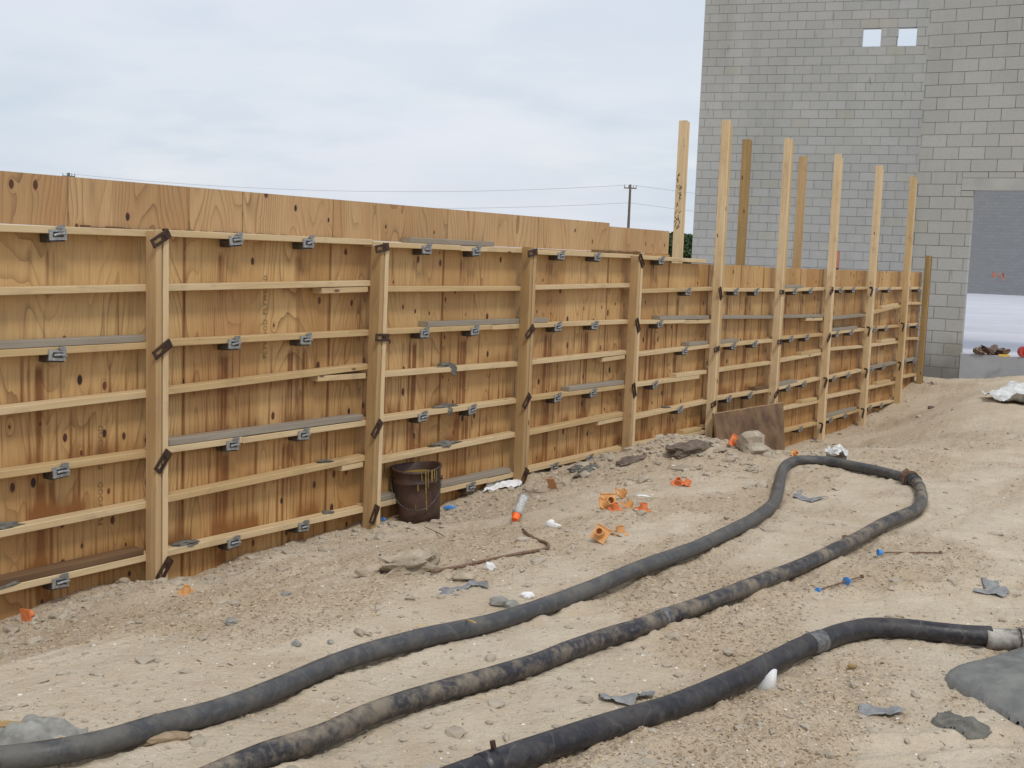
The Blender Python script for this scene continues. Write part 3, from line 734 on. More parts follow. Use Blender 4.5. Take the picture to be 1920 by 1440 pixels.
# walers: rows of flat 2x4, one board per bay, positions measured at both ends
SBX = [4.278, 6.096, 7.944, 9.752, 11.57, 13.265, 14.949, 16.624, 18.241]
SBX = [wp(x, y, .089)[0] for x, y in ((275.5, 700), (684, 700), (969, 700), (1174, 660), (1330, 660), (1444, 690), (1541, 650), (1618.5, 650), (1683, 650))]
bays = {
 0: [(-60, 0, 273), ('A', 435.5, 443), ('B', 554, 546.7), ('C', 671, 654), ('D', 779, 746), ('E', 898, 859), ('F', 1008, 954), ('G', 1114, 1053)],
 1: [(0, 318, 686), ('A', 444, 459), ('B', 546, 536.7), ('C', 650, 629.7), ('D', 740, 693.5), ('E', 849, 799), ('F', 942, 865), ('G', 1041, 963)],
 2: [(0, 720, 970), ('A', 464, 473.7), ('B', 547.5, 545.5), ('C', 627, 616), ('D', 708, 687.5), ('E', 791, 757), ('F', 870, 820), ('G', 951, 895)],
 3: [(0, 1003, 1176), ('A', 477, 484.4), ('B', 543.7, 539), ('C', 613.5, 608.3), ('D', 683.6, 664.8), ('E', 751, 729.4), ('F', 815.8, 780.4), ('G', 886, 845)],
 4: [(0, 1204, 1330), ('A', 486.5, 494), ('B', 550, 545), ('C', 607.7, 605.8), ('D', 668.4, 652.6), ('E', 725, 708), ('F', 785.6, 757), ('G', 838.7, 813.8)],
 5: [(0, 1352, 1448), ('A', 546.6, 547), ('B', 598, 597.7), ('C', 651.6, 642), ('D', 697.7, 683.7), ('E', 751, 735), ('F', 801, 784)],
 6: [(0, 1467, 1542), ('A', 547, 544.6), ('B', 596.8, 595), ('C', 637, 630.6), ('D', 679.8, 666), ('E', 731, 713), ('F', 772, 756), ('G', 815, 797)],
 7: [(0, 1558, 1617), ('A', 544, 543), ('B', 600, 594), ('C', 627.5, 621), ('D', 658, 653), ('E', 712, 698), ('F', 748, 736), ('G', 790, 773)],
 8: [(0, 1633, 1683), ('A', 544, 543), ('B', 590, 577.5), ('C', 618, 614), ('D', 651, 644), ('E', 694, 683), ('F', 731, 720), ('G', 766, 755)],
 9: [(0, 1694, 1727), ('A', 543, 542.5), ('B', 571.7, 570.8), ('C', 612.5, 610), ('D', 638, 636.7), ('E', 681, 674), ('F', 711, 704), ('G', 748, 741)]}
WT, WDp = .038, .089
greyrows = {(5, 'B'), (6, 'B'), (8, 'E'), (9, 'E'), (7, 'B')}
wal = {}
def lumber(s0, z0, s1, z1, mt, name='waler', y=-WDp/2, parent=None, t=WT, w=WDp):
    """board laid flat against the sheets; z = underside at both ends"""
    L = math.hypot(s1-s0, z1-z0); a = math.atan2(z1-z0, s1-s0)
    return link(name, cham(L, w, t), mt, parent or fk, (s0, y-.0008, (z0)+t/2), (0, -a, 0))
for b, rows in bays.items():
    _, xa, xb = rows[0]
    for nm, ya, yb in rows[1:]:
        # per-row end x follows the lean of the verticals
        f_ = lambda x, y: x - (y-600)*(.045*(x-250)/1100)
        s0, z0 = wp(f_(xa, ya), ya); s1, z1 = wp(f_(xb, yb), yb)
        if b == 0: S0, S1 = 1.2, SBX[0]+.045
        elif b == 9: S0, S1 = SBX[8]+.051, s_end+.075
        else: S0, S1 = SBX[b-1]+.051, SBX[b]+.045
        if b == 4 and nm == 'A': S1 = wp(1323.7, 494)[0]
        if b == 4 and nm == 'E': S1 = wp(1311, 709)[0]
        if b == 9 and nm == 'G': S1 = wp(1711, 742)[0]
        k_ = (z1-z0)/(s1-s0)
        if nm in 'ACEG' and b < 4: k_ *= .5
        zm = (z0+z1)/2; sm_ = (s0+s1)/2
        Z = lambda s, zm=zm, k_=k_, sm_=sm_: zm+k_*(s-sm_)
        mt = OLDP if (b, nm) in greyrows else random.choice([PINE, PINE, PINE, PINE, PINE2])
        wal[(b, nm)] = Z
        if (b, nm) in {(1, 'E'), (2, 'A'), (2, 'C'), (2, 'G'), (4, 'C')}:
            xx = {(1, 'E'): (455, 820), (2, 'A'): (864, 470), (2, 'C'): (923, 620), (2, 'G'): (914, 905), (4, 'C'): (1285, 606)}[(b, nm)]
            sc_ = wp(*xx)[0]
            lumber(S0, Z(S0), sc_-.002, Z(sc_), mt); lumber(sc_+.002, Z(sc_)-.004, S1, Z(S1)-.002, PINE)
        else: lumber(S0, Z(S0), S1, Z(S1), mt)

# upright studs (pairs of 2x4 on edge)
def stud(s, z0, z1, mt, w=WT, dpt=WDp, y=-.178, name='upright_stud', parent=None, lean=0.):
    """grain along local X which is turned upright"""
    o = link(name, cham(z1-z0, w, dpt), mt, parent or fk)
    # local X->Z, local Y->X(along), local Z->-Y... 
    R_ = Matrix(((0, 1, 0, s+w/2), (0, 0, 1, y+dpt/2), (1, 0, 0, z0), (0, 0, 0, 1)))
    if lean: R_ = R_ @ Matrix.Shear('XZ', 4, (0, 0)) if False else Matrix.Translation((s, 0, z0)) @ Matrix.Rotation(lean, 4, 'Y') @ Matrix.Translation((-s, 0, -z0)) @ R_
    o.matrix_local = R_; return o
tops = [1.672, 1.64, 1.68, 1.645, 3.085, 3.07, 3.04, 3.035, 3.0]
leans = [-.004, .012, .002, 0, -.004, 0, 0, 0, 0]
for i, s in enumerate(SBX):
    g_ = .011 if i < 4 else .008
    mtl = [STUD, DSTUD, DSTUD, STUD, POST, POST, POST, POST, PINE2][i]
    stud(s, -1.2, tops[i], mtl, lean=leans[i]); 
    t2 = tops[i]-(.05 if i < 4 else (.02 if i < 6 else (1.42, 1.3, 1.5)[i-6]))
    stud(s+WT+g_, -1.2, tops[i]-(.03 if i < 4 else .045), [POST, POST, STUD, POST, PINE2, BROWNP if False else PINE2, POST, POST, POST][i], lean=leans[i])
# uprights of the back form that rise above the sheets, and short stubs
def back_post(px0, px1, pytop, mt, off=-.33, zb=-.8, dpt=.038, two=False):
    s0, zt = wp(px0, pytop, off); s1, _ = wp(px1, pytop, off)
    return s0, s1, zt
for (px0, pytop, mt, off) in ((1273, 226, POST, -.33), (1392, 261, TREATED, -.33), (1498, 293, STUD, -.33)):
    s0, zt = wp(px0, pytop, off)
    stud(s0, -.9, zt, mt, y=-off-.089); stud(s0+.046, -.9, zt-.01, mt, y=-off-.089)
for (px0, pytop, mt) in ((1566, 470, BROWNP), (1639, 476, TREATED)):
    s0, zt = wp(px0, pytop, -.3); stud(s0, -.9, zt, mt, y=.215+.03)
s0, zt = wp(1567.5, 470, -.28)
MB().box(s0-.016, s0+.032, .241, .339, zt-.24, zt-.005).build('orange_paint', GRAF, fk)
s0, zt = wp(1735, 479, .089); stud(s0, -1.0, zt, TREATED, y=-.178); stud(s0+.041, -1.0, zt-.01, BROWNP, y=-.178)

# snap-tie clamps gripping the walers
def clamp_meshes():
    a = MB()
    a.box(-.055, .055, -.010, -.002, .012, .026).box(-.055, .055, -.010, -.002, -.036, -.020)
    a.box(-.055, -.032, -.010, -.002, -.0198, .0118).box(.037, .055, -.010, -.002, -.0198, .0118)
    a.box(.036, .0545, -.0018, .012, -.034, -.002)
    c = MB()
    for i in range(5):
        t = i/5; c.cyl((-.028+.016*i, -.017-.004*math.sin(t*3), -.006+.006*math.sin(t*3)), (-.012+.016*i, -.017-.004*math.sin(t*3+.6), -.006+.006*math.sin(t*3+.6)), .0075, n=8)
    c.box(.0, .046, -.016, .012, .0285, .034).box(.0, .046, -.020, -.012, .030, .046)
    for i in range(4): c.box(.002+.012*i, .008+.012*i, -.024, -.0205, .028, .048)
    d = MB().box(-.031, .036, -.0035, -.0022, -.0196, .0116)
    d.box(-.050, -.044, -.0016, .088, -.050, -.0015).box(.044, .050, -.0016, .088, -.044, -.0015).box(-.0438, .0438, .002, .086, -.046, -.041)
    return a.mesh('clamp_bracket'), c.mesh('cam_lever'), d.mesh('slot_plate')
ca, cb, cc = clamp_meshes()
for me_, mt_ in ((ca, GALV), (cb, GALV), (cc, GALVD)): me_.materials.append(mt_)
bay_edges = [1.2]+SBX+[30]
def row_under(s, z):
    b = sum(1 for e in SBX if s > e); best = None
    for (bb, nm), Z in wal.items():
        if bb == b:
            zz_ = Z(s)
            if best is None or abs(zz_-z) < abs(best-z): best = zz_
    return best
for s, z in CLZ:
    zr_ = row_under(s, z)
    o = link('tie_clamp', ca, None, fk, (s, -WDp-.002, zr_), (0, random.uniform(-.10, .10), random.uniform(-.05, .05)))
    o.scale = (.88, 1., .9)
    link('cam_lever', cb, None, o, (random.uniform(-.006, .004), 0, 0), (0, random.uniform(-.12, .12), 0)); link('slot_plate', cc, None, o)

# dark iron brackets that pinch each pair of studs
def iron_mesh():
    a = MB()
    a.box(-.068, .068, -.009, -.002, .010, .026).box(-.068, .068, -.009, -.002, -.026, -.010)
    a.box(-.068, -.050, -.009, -.002, -.0098, .0098).box(.008, .068, -.009, -.002, -.0098, .0098)
    a.box(.062, .068, -.0018, .040, -.024, .024).box(-.066, .06, -.013, -.0092, .020, .026).box(-.066, .06, -.013, -.0092, -.026, -.020)
    a.cyl((.03, -.016, 0), (.03, -.0092, 0), .008, n=8)
    return a.mesh('stud_bracket')
im = iron_mesh(); im.materials.append(IRON)
for (x, y, a) in [(303, 447, 30), (306, 655, 32), (307, 865, 52), (310, 1067, 52), (718, 465, 10), (718, 633, -2), (708, 804, 50), (703, 965, 62),
                  (1000, 474, 10), (995, 622, 38), (989, 752, 48), (985, 893, 55), (1204, 489, -50), (1197, 610, -62), (1190, 732, -72),
                  (1352, 550, -62), (1345, 655, 8), (1339, 758, 12), (1467, 548, 0), (1463, 641, 3), (1457, 738, 30), (1560, 546, 30), (1555, 633, 42), (1549, 718, 52), (1541, 803, 62),
                  (1635, 547, 55), (1630, 622, 62), (1625, 700, 58), (1619, 775, 62), (1694, 614, 66), (1688, 687, 55)]:
    s, z = wp(x, y, .19)
    link('stud_bracket', im, None, fk, (s, -.1785, z), (0, -math.radians(a), 0))

# faint stamps on the sheets, crayon marks on a post
def text_part(txt, s, z, size, mt, y, parent, rot=PI/2):
    cu = bpy.data.curves.new('stamp', 'FONT'); cu.body = txt; cu.size = size; cu.space_character = 1.15; cu.resolution_u = 2
    to = bpy.data.objects.new('tmp', cu); C.objects.link(to); dg = bpy.context.evaluated_depsgraph_get()
    me = bpy.data.meshes.new_from_object(to.evaluated_get(dg)); bpy.data.objects.remove(to)
    me.materials.clear()
    o = link('ink_stamp', me, mt, parent)
    o.matrix_local = Matrix.Translation((s, y, z)) @ Matrix.Rotation(-rot, 4, 'Y') @ Matrix.Rotation(PI/2, 4, 'X'); return o
for (px, py) in ((500, 672), (500, 590), (193, 985), (193, 880), (1010+8, 640)):
    s, z = wp(px, py, 0); text_part('PLYWOOD', s, z, .045, INK, -.0012, fk)

mk = MB(); zt0 = wp(1273, 226, -.33)[1]; s0 = wp(1273, 226, -.33)[0]
rr_ = random.Random(5)
for i, (x, y) in enumerate([(1270, 330), (1273, 338), (1277, 348), (1276, 352), (1272, 364), (1274, 372), (1273, 384), (1275, 396), (1270, 408), (1268, 412), (1269, 420), (1268, 426)]):
    s, z = wp(x-3, y, -.24); a = rr_.uniform(-1, 1); l = rr_.uniform(.015, .04); w_ = .006
    dx, dz = math.sin(a)*l, math.cos(a)*l
    yb = .33-.089-.0015
# marks sit on the left face of the post, which looks back at the camera
def side_marks(s, y0, pts, mt, name, parent):
    b = MB()
    for (yy, z, a, l) in pts:
        dy, dz = math.sin(a)*l/2, math.cos(a)*l/2; w_ = .0035; ny, nz = dz/l*2*w_, -dy/l*2*w_
        b.add([(s-.001, y0+yy-dy-ny, z-dz-nz), (s-.001, y0+yy-dy+ny, z-dz+nz), (s-.001, y0+yy+dy+ny, z+dz+nz), (s-.001, y0+yy+dy-ny, z+dz-nz)], [(0, 1, 2, 3)])
    return b.build(name, mt, parent)
mkz = [wp(1272, y, -.3)[1] for y in (328, 338, 350, 353, 364, 372, 384, 398, 409, 413, 421, 427)]
side_marks(s0, .244, [(rr_.uniform(.02, .065), z, rr_.uniform(-.9, .9), rr_.uniform(.03, .07)) for z in mkz for _ in (0, 1)], MARK, 'crayon_mark', fk)

# torn veneer left along the joint above the top waler, red paint smear on the first stud
for xa, xb in ((150, 300), (322, 470), (480, 640), (1110, 1200)):
    a_, b_ = wp(xa, 438, 0)[0], wp(xb, 455, 0)[0]; t_ = MB(); n_ = int((b_-a_)/.05); rz = random.Random(xa)
    for i in range(n_):
        x_ = a_+(b_-a_)*i/n_; t_.box(x_, x_+(b_-a_)/n_-.001, -.012-rz.random()*.01, -.0032, TOPZ-.003, TOPZ+.003+rz.random()*.010)
    t_.build('torn_veneer', BROWNP, fk)
RED = simple('faded_red_paint', (.42, .13, .09), (.50, .20, .13), 40, .8)
for zc_, yc_, h_, w_ in ((.70, -.135, .10, .028), (.86, -.125, .07, .018), (.52, -.14, .06, .02)):
    n_ = 14; pts_ = [(SBX[0]-.0012, yc_+w_*math.cos(2*PI*i/n_)*(1+.35*math.sin(i*2.3)), zc_+h_*math.sin(2*PI*i/n_)*(1+.25*math.sin(i*3.1))) for i in range(n_)]
    o_ = me_from(pts_, [tuple(range(n_))], 'smear'); link('red_paint_smear', o_, RED, fk)
# concrete slops caught on the walers
for i, (x, y, w, h) in enumerate([(835, 686, .12, .03), (838, 760, .12, .03), (835, 838, .14, .035), (612, 860, .07, .02), (616, 956, .04, .015), (352, 1012, .08, .018), (8, 985, .1, .03), (10, 1070, .14, .035), (1250, 765, .05, .015)]):
    s, z = wp(x, y, .05)
    b = sum(1 for e in SBX if s > e); zr_ = row_under(s, z)+WT
    o = link('mortar_slop', rock_mesh(w, .04, h*.7, 200+i, 3, .45), DARKC, fk, (s, -.045, zr_+.003))
s, z = wp(849, 692, .089); link('mortar_slop', rock_mesh(.035, .012, .045, 230, 2, .3), DARKC, fk, (s+.01, -.092, row_under(s, z)+.012))
s, z = wp(842, 765, .089); link('mortar_slop', rock_mesh(.03, .012, .035, 231, 2, .3), DARKC, fk, (s+.01, -.092, row_under(s, z)+.012))

# loose boards left lying on the walers (things of their own)
# (x0,x1 px, y0,y1 underside px, material, label, thickness, width)
LB = [
 (-60, 273, 657, 641, OLDP, 'long grey weathered board on the second clamped waler in the leftmost bay', 1),
 (-60, 270, 1095, 1035, BROWNP, 'wet dark brown board on the lowest waler in the leftmost bay', 1),
 (318, 681, 838, 787, OLDP, 'long grey board on the third clamped waler between the first two studs', 1),
 (604, 690, 551, 547, PINE, 'short new board lapped under the second waler left of the second stud', 0),
 (597, 686, 714, 710, PINE, 'short pale board jammed under the fourth waler left of the second stud', 0),
 (642, 681, 884, 875, PINE, 'stubby pale board end under the sixth waler left of the second stud', 0),
 (770, 927, 453, 459, OLDP, 'weathered brown board lying on the top waler right of the second stud', 1),
 (803, 1028, 612, 604, OLDP, 'grey board with a green mark passing behind the third stud', 1),
 (712, 958, 942, 885, OLDP, 'grey mud stained board on the bottom waler behind the bucket', 1),
 (1068, 1170, 728, 716, OLDP, 'grey brown board on the third clamped waler left of the fourth stud', 1),
 (1130, 1172, 679, 669, PINE, 'short pale board under the fourth waler left of the fourth stud', 0),
 (1122, 1168, 798, 786, PINE, 'short pale board under the sixth waler left of the fourth stud', 0),
 (1238, 1330, 598, 596, OLDP, 'pinkish grey board above the third waler right of the fourth stud', 1),
 (1293, 1327, 646, 644, OLDP, 'short weathered board end above the fourth waler left of the first tall stud', 1),
 (1268, 1325, 706, 699, PINE, 'new short board on the fifth waler left of the first tall stud', 1),
 (1282, 1316, 811, 805, PINE2, 'short yellow board near the rubble mound left of the first tall stud', 1),
 (1352, 1386, 641, 639, OLDP, 'short grey board just right of the first tall stud', 1),
 (1417, 1441, 731, 727, BROWNP, 'dark brown board end left of the second tall stud', 1),
 (1473, 1506, 540, 539, OLDP, 'rough grey board on the top waler right of the second tall stud', 1),
 (1512, 1543, 602, 601, PINE, 'short board under the grey waler left of the third tall stud', 0),
 (1503, 1539, 663, 661, PINE2, 'short yellow board tilted on the fourth row left of the third tall stud', 1),
 (1461, 1495, 723, 714, OLDP, 'rough grey board above a clamped waler right of the second tall stud', 1),
 (1503, 1532, 757, 751, PINE2, 'short yellow board low down left of the third tall stud', 1),
 (1559, 1608, 620, 614, OLDP, 'grey board on the middle row right of the third tall stud', 1),
 (1547, 1606, 784, 766, OLDP, 'grey board on the lowest waler right of the third tall stud', 1),
 (1655, 1685, 575, 571, PINE, 'upper short board left of the last tall stud', 1),
 (1652, 1679, 641, 638, PINE, 'lower short board left of the last tall stud', 1),
 (1645, 1670, 720, 717, PINE2, 'lowest yellow board stub left of the last tall stud', 1),
]
for i, (x0, x1, y0, y1, mt, lab, above) in enumerate(LB):
    s0, z0 = wp(x0, y0); s1, z1 = wp(x1, y1); smid = (s0+s1)/2; zmid = (z0+z1)/2
    if x0 < 0: s0 = 1.3
    zr0, zr1 = row_under(s0+.01, z0), row_under(s1-.09, z1)
    if above and abs(zr0+WT-z0) < .07 and abs(zr1+WT-z1) < .07: z0, z1 = zr0+WT+.0015, zr1+WT+.0015
    if above and x0 < 0: z0 = row_under(s0, zr0)+WT+.0015
    if not above: z0 = min(z0, zr0-WT-.0015); z1 = min(z1, zr1-WT-.0015)
    P0 = wallpt(s0, -WDp/2, z0+WT/2); L = math.hypot(s1-s0, z1-z0); a = math.atan2(z1-z0, s1-s0)
    o = link('loose_board', cham(L, WDp-.004, WT-.001), mt, None, P0)
    o.rotation_euler = (Matrix.Rotation(AW, 3, 'Z') @ Matrix.Rotation(-a, 3, 'Y')).to_euler()
    tag(o, lab, 'board', 'loose boards on the formwork walers')

# leaning brown sheet
def wl(s, y, z): return Vector(wallpt(s, y, z))
sL, zt1 = wp(1347, 776, .27); sR, zt2 = wp(1477, 755, .27); sLb, zb1 = wp(1348, 852, .40); sRb, zb2 = wp(1470, 846, .40)
o = empty('leaning_sheet', wl((sL+sR)/2, -.4, zb2)); tag(o, 'dark brown mud-stained plywood offcut leaning against the tall studs', 'plywood sheet')
LSH = simple('mud_stained_plywood', (.085, .040, .018), (.21, .125, .060), 4, .7, 0, .002)
LSE = simple('raw_plywood_edge', (.45, .32, .19), (.60, .45, .28), 30, .8, 0, .002)
A = [wl(sLb, -.42, zb1-.1), wl(sRb, -.42, zb2-.1), wl(sR, -.215, zt2), wl(sL, -.215, zt1)]
nrm = (A[1]-A[0]).cross(A[3]-A[0]).normalized()
if nrm.dot(Vector((0, -1, 0))) < 0: nrm = -nrm
B = [p-nrm*.02 for p in A]; org = Vector(o.location)
b = MB().add([p-org for p in A+B], [(0, 1, 2, 3), (7, 6, 5, 4), (0, 4, 5, 1), (1, 5, 6, 2), (3, 7, 4, 0)]); b.build('sheet_face', LSH, o)
e = MB().add([p-org+nrm*.002+Vector((0, 0, .001)) for p in (A[3], A[2])]+[p-org+nrm*.002+Vector((0, 0, -.036)) for p in (A[3], A[2])], [(0, 1, 3, 2)]); e.add([p-org+Vector((0, 0, .0015)) for p in (A[3], A[2], B[2], B[3])]+[p-org+nrm*.001+Vector((0, 0, -.006)) for p in (A[3], A[2])], [(0, 1, 2, 3)]); e.build('top_edge', LSE, o)

# ------------------------------------------------------------------ hoses
HR = .040
def hose(pts, r=HR): return smooth_path([gp(x, y, r*.9)+np.array([0, 0, .01]) for x, y in pts], .05)
def jig(path, r, seed):
    out_, rs_ = [], []
    for i, p in enumerate(path):
        out_.append(p+np.array([0, 0, .004*math.sin(i*.21+seed)])); rs_.append(r*(1+.025*math.sin(i*.37+seed)+.012*math.sin(i*1.3)))
    return out_, rs_
def hose_thing(name, pts, mt, label, seed, r=HR):
    P_, R_ = jig(hose(pts, r), r, seed)
    t = link(name, tube(P_, R_, 20, 'hose'), mt); tag(t, label, 'hose', 'concrete pump hoses on the dirt'); return t, P_
h1, P1 = hose_thing('pump_hose', pa, HOSE1, 'dusty dark grey hose nearest the formwork, bending round to the coupling', 1)
h2, P2 = hose_thing('pump_hose', pb, HOSE2, 'mud caked middle hose running from the coupling to the bottom edge', 2)
h3, P3 = hose_thing('pump_hose', pc, HOSE3, 'blackest hose at the lower right ending by the wet concrete', 3, .044)
def band(path, i0, n, r, mt, parent, name):
    return link(name, tube(path[i0:i0+n], [r]*n, 20, name), mt, parent)
TAPE = simple('grey_tape_wrap', (.06, .06, .065), (.20, .195, .19), 40, .5, 0, .001)
def near(path, px, py):
    X = gp(px, py, .06); return int(np.argmin([np.linalg.norm(p-X) for p in path]))
k = near(P2, 1258, 1152); band(P2, k, 2, .0435, TAPE, h2, 'tape_wrap')
k = near(P3, 1530, 1210); band(P3, k-2, 3, .0475, TAPE, h3, 'tape_wrap')
k = near(P3, 905, 1424); band(P3, k, 2, .047, HOSE3, h3, 'hose_band'); 
sp0 = Vector(P3[k]); MB().cyl(sp0+Vector((0, .01, .03)), sp0+Vector((-.008, .015, .068)), .009, n=8).build('bolt_lug', IRON, h3)
# coupling
cpt = seat(1708, 897, .0); cpl = empty('hose_coupling', cpt); tag(cpl, 'muddy ring coupling joining the two hoses at the loop corner', 'coupling')
a3 = Vector(P1[-1]); b3 = Vector(P2[0]); ctr = (a3+b3)/2; ax = (b3-a3).normalized()
for off, r_, w_ in ((-.04, .058, .022), (.0, .068, .026), (.04, .058, .022)):
    p = ctr+ax*off-Vector(cpt); MB().cyl(p-ax*w_/2, p+ax*w_/2, r_, n=20).build('coupling_ring', [HOSE2, RUST, HOSE2][[-.04, 0, .04].index(off)], cpl)
p = ctr-Vector(cpt); MB().cyl(p-ax*.10, p+ax*.10, .048, n=20).build('collar', HOSE1, cpl)
up_ = Vector((0, 0, 1)); sd = ax.cross(up_).normalized()
MB().box(-.03, .03, -.02, .02, .055, .085, Matrix.Translation(p) @ Matrix.Rotation(.7, 4, ax)).build('latch', RUST, cpl)
# steel end pipe and flange
ee = [gp(x, y, HR) for x, y in ((1862, 1198), (1880, 1199), (1911, 1201))]
ep = empty('steel_end_pipe', seat(1880, 1205)); tag(ep, 'mortar smeared pipe end with a flange at the right photo edge', 'pipe')
eo = Vector(ep.location)
link('pipe_body', tube([Vector(v)-eo for v in smooth_path([ee[0]+(ee[0]-ee[1])*.8]+ee, .03)], .048, 20), HOSEEND, ep)
v0 = Vector(ee[2])-eo; dv = (Vector(ee[2])-Vector(ee[1])).normalized()
MB().cyl(v0, v0+dv*.03, .056, n=20).build('flange', HOSEEND, ep)
MB().cyl(v0+dv*.03, v0+dv*.25, .045, .036, n=20).build('reducer', GREYR, ep)

# ------------------------------------------------------------------ bucket
bp = seat(787, 969); bk = empty('bucket', bp+np.array([0, 0, -.03]), (math.radians(2), math.radians(-5), 0)); bk.scale = (1.13, 1.13, 1.22); tag(bk, 'dark grimy pail with yellow paint drips against the formwork', 'bucket')
prof = [(.0, .004), (.128, .004), (.131, 0), (.137, .08), (.147, .20), (.151, .255), (.1545, .257), (.1545, .264), (.152, .266), (.156, .325), (.163, .327), (.163, .338), (.156, .342), (.151, .338), (.149, .25), (.128, .02), (0, .02)]
n_ = 40; V = []; Fc = []
for j, (r_, z_) in enumerate(prof):
    for i in range(n_):
        t = 2*PI*i/n_; dent = 1+(.012*math.sin(3*t+.7) if z_ > .3 else .006*math.sin(2*t)); V.append((r_*math.cos(t)*dent, r_*math.sin(t)*dent, z_+(.006*math.sin(2*t+1) if z_ > .3 else 0)))
for j in range(len(prof)-1):
    for i in range(n_): Fc.append((j*n_+i, j*n_+(i+1) % n_, (j+1)*n_+(i+1) % n_, (j+1)*n_+i))
bo = link('pail_body', me_from(V, Fc, 'pail', True), BUCKET, bk)
li = MB().cyl((0, 0, .285), (0, 0, .29), .1475, n=32); li.build('paint_residue', YDRIP, bk)
hp = []
for i in range(31):
    t = PI*i/30; x_ = -math.cos(t)*.160; hp.append((x_, -.155*math.sin(t)**.5*.98-.012, .265-.155*math.sin(t)))
hp = [(x_, -math.sqrt(max(0, .170**2-x_*x_))*.97-.006, z_) for x_, y_, z_ in hp]
link('wire_handle', tube(hp, .0028, 8), GALVD, bk)
MB().cyl((-.035, -.167, .115), (.03, -.167, .113), .006, n=8).build('handle_grip', IRON, bk)
for sx in (-1, 1): MB().cyl((sx*.150, -.02, .27), (sx*.166, -.02, .27), .012, n=10).build('handle_ear', BUCKET, bk)
for i, (t, z0_, z1_, w_) in enumerate([(-1.12, .10, .335, .0035), (-1.02, .23, .335, .002), (-1.28, .28, .335, .002), (-.85, .27, .338, .006), (-.72, .28, .338, .004), (-.6, .25, .33, .003), (-1.45, .22, .26, .003), (-1.6, .10, .14, .002)]):
    rr0 = np.interp(z0_, [0, .08, .2, .255, .33], [.131, .137, .147, .153, .165])+.0012; rr1 = np.interp(z1_, [0, .08, .2, .255, .33], [.131, .137, .147, .153, .165])+.0012
    rm = np.interp(.257, [z0_, z1_], [rr0, rr1]); zz_ = [z0_, min(z1_, .254), z1_]
    dd = w_/.15
    vs = []
    for z_ in (z0_, z0_+(z1_-z0_)*.5, z1_):
        r_ = np.interp(z_, [0, .08, .2, .255, .262, .33], [.131, .137, .147, .1515, .156, .1645])+.002
        for s_ in (-1, 1): vs.append((r_*math.cos(t+s_*dd), r_*math.sin(t+s_*dd), z_))
    MB().add(vs, [(0, 1, 3, 2), (2, 3, 5, 4)]).build('paint_drip', YDRIP, bk)

# ------------------------------------------------------------------ small things on the ground
def cap_meshes(sq=.092, h=.05, r=.024):
    p = MB().box(-sq/2, sq/2, -sq/2, sq/2, 0, .006).box(-sq/2, sq/2, -sq/2, -sq/2+.005, .0062, .012).box(-sq/2, sq/2, sq/2-.005, sq/2, .0062, .012)
    t = MB(); n = 14; V = []; Fq = []
    for (rr__, z_) in ((r*1.15, .0061), (r, h), (r*.78, h), (r*.78, .008)):
        for i in range(n): V.append((rr__*math.cos(2*PI*i/n), rr__*math.sin(2*PI*i/n), z_))
    for j in range(3):
        for i in range(n): Fq.append((j*n+i, j*n+(i+1) % n, (j+1)*n+(i+1) % n, (j+1)*n+i))
    Fq.append(tuple(range(3*n, 4*n))); t.add(V, Fq)
    return p.mesh('plate'), t.mesh('tube', False)
pm, tm = cap_meshes()
def cap(px, py, rot, mt, label, lift=.0, sc=1., tube_only=False, plate_only=False):
    X = seat(px, py); o = empty('rebar_cap', X+np.array([0, 0, lift]), rot); o.scale = (sc, sc, sc)
    if not tube_only:
        a = link('plate', pm.copy(), mt, o)
    if not plate_only: link('tube', tm.copy(), mt if mt is not DUSTOR else ORANGE, o)
    tag(o, label, 'rebar cap', 'orange rebar caps scattered on the dirt'); return o
cap(48, 1166, (1.45, .1, 2.6), ORANGE, 'orange plastic cap half buried at the foot of the leftmost sheet', .03, .8, plate_only=False)
cap(349, 1118, (.1, .05, .3), AMBER, 'small amber cap tube standing alone below the first stud', -.006, .85)
cap(1034, 918, (1.2, .15, 2.35), DUSTOR, 'dusty tan cap plate tipped on edge right of the third stud', .05, .95, plate_only=True)
cap(1140, 950, (1.25, 0, .25), AMBER, 'amber cap with its square plate standing upright in the cluster', .058, 1.15)
cap(1131, 952, (.9, .5, .6), AMBER, 'amber cap lying in front of the upright plate', .03, .9)
cap(1164, 938, (.45, .5, .4), AMBER, 'amber cap tilted at the top of the cluster', .02, .95)
cap(1154, 958, (.1, -.1, .2), ORANGE, 'deep orange cap tube at the front of the cluster', -.004, .9)
cap(1177, 953, (.35, .3, .9), AMBER, 'tilted amber cap between two upright tubes of the cluster', .006, .95)
cap(1206, 957, (.03, .06, .1), ORANGE, 'bright orange cap standing square at the right of the cluster', .0, 1.0)
cap(1272, 909, (.35, -.35, .5), ORANGE, 'left of the two red orange caps touching below the rubble mound', .01, .95)
cap(1286, 912, (.3, .4, .8), ORANGE, 'right of the two red orange caps touching below the rubble mound', .01, .95)
cap(1126, 1018, (1.0, .35, -.55), AMBER, 'amber cap flipped over showing its plate below the cluster', .05, 1.0)
cap(1162, 1003, (.05, .02, .15), AMBER, 'amber cap standing on a flat plate below the cluster', .0, 1.0)
cap(1377, 842, (1.25, .6, .2), ORANGE, 'orange cap on its corner against the leaning brown sheet', .05, 1.15)
cap(1489, 856, (1.2, 0, .5), AMBER, 'amber cap peeking over the hose bend', .02, .75)

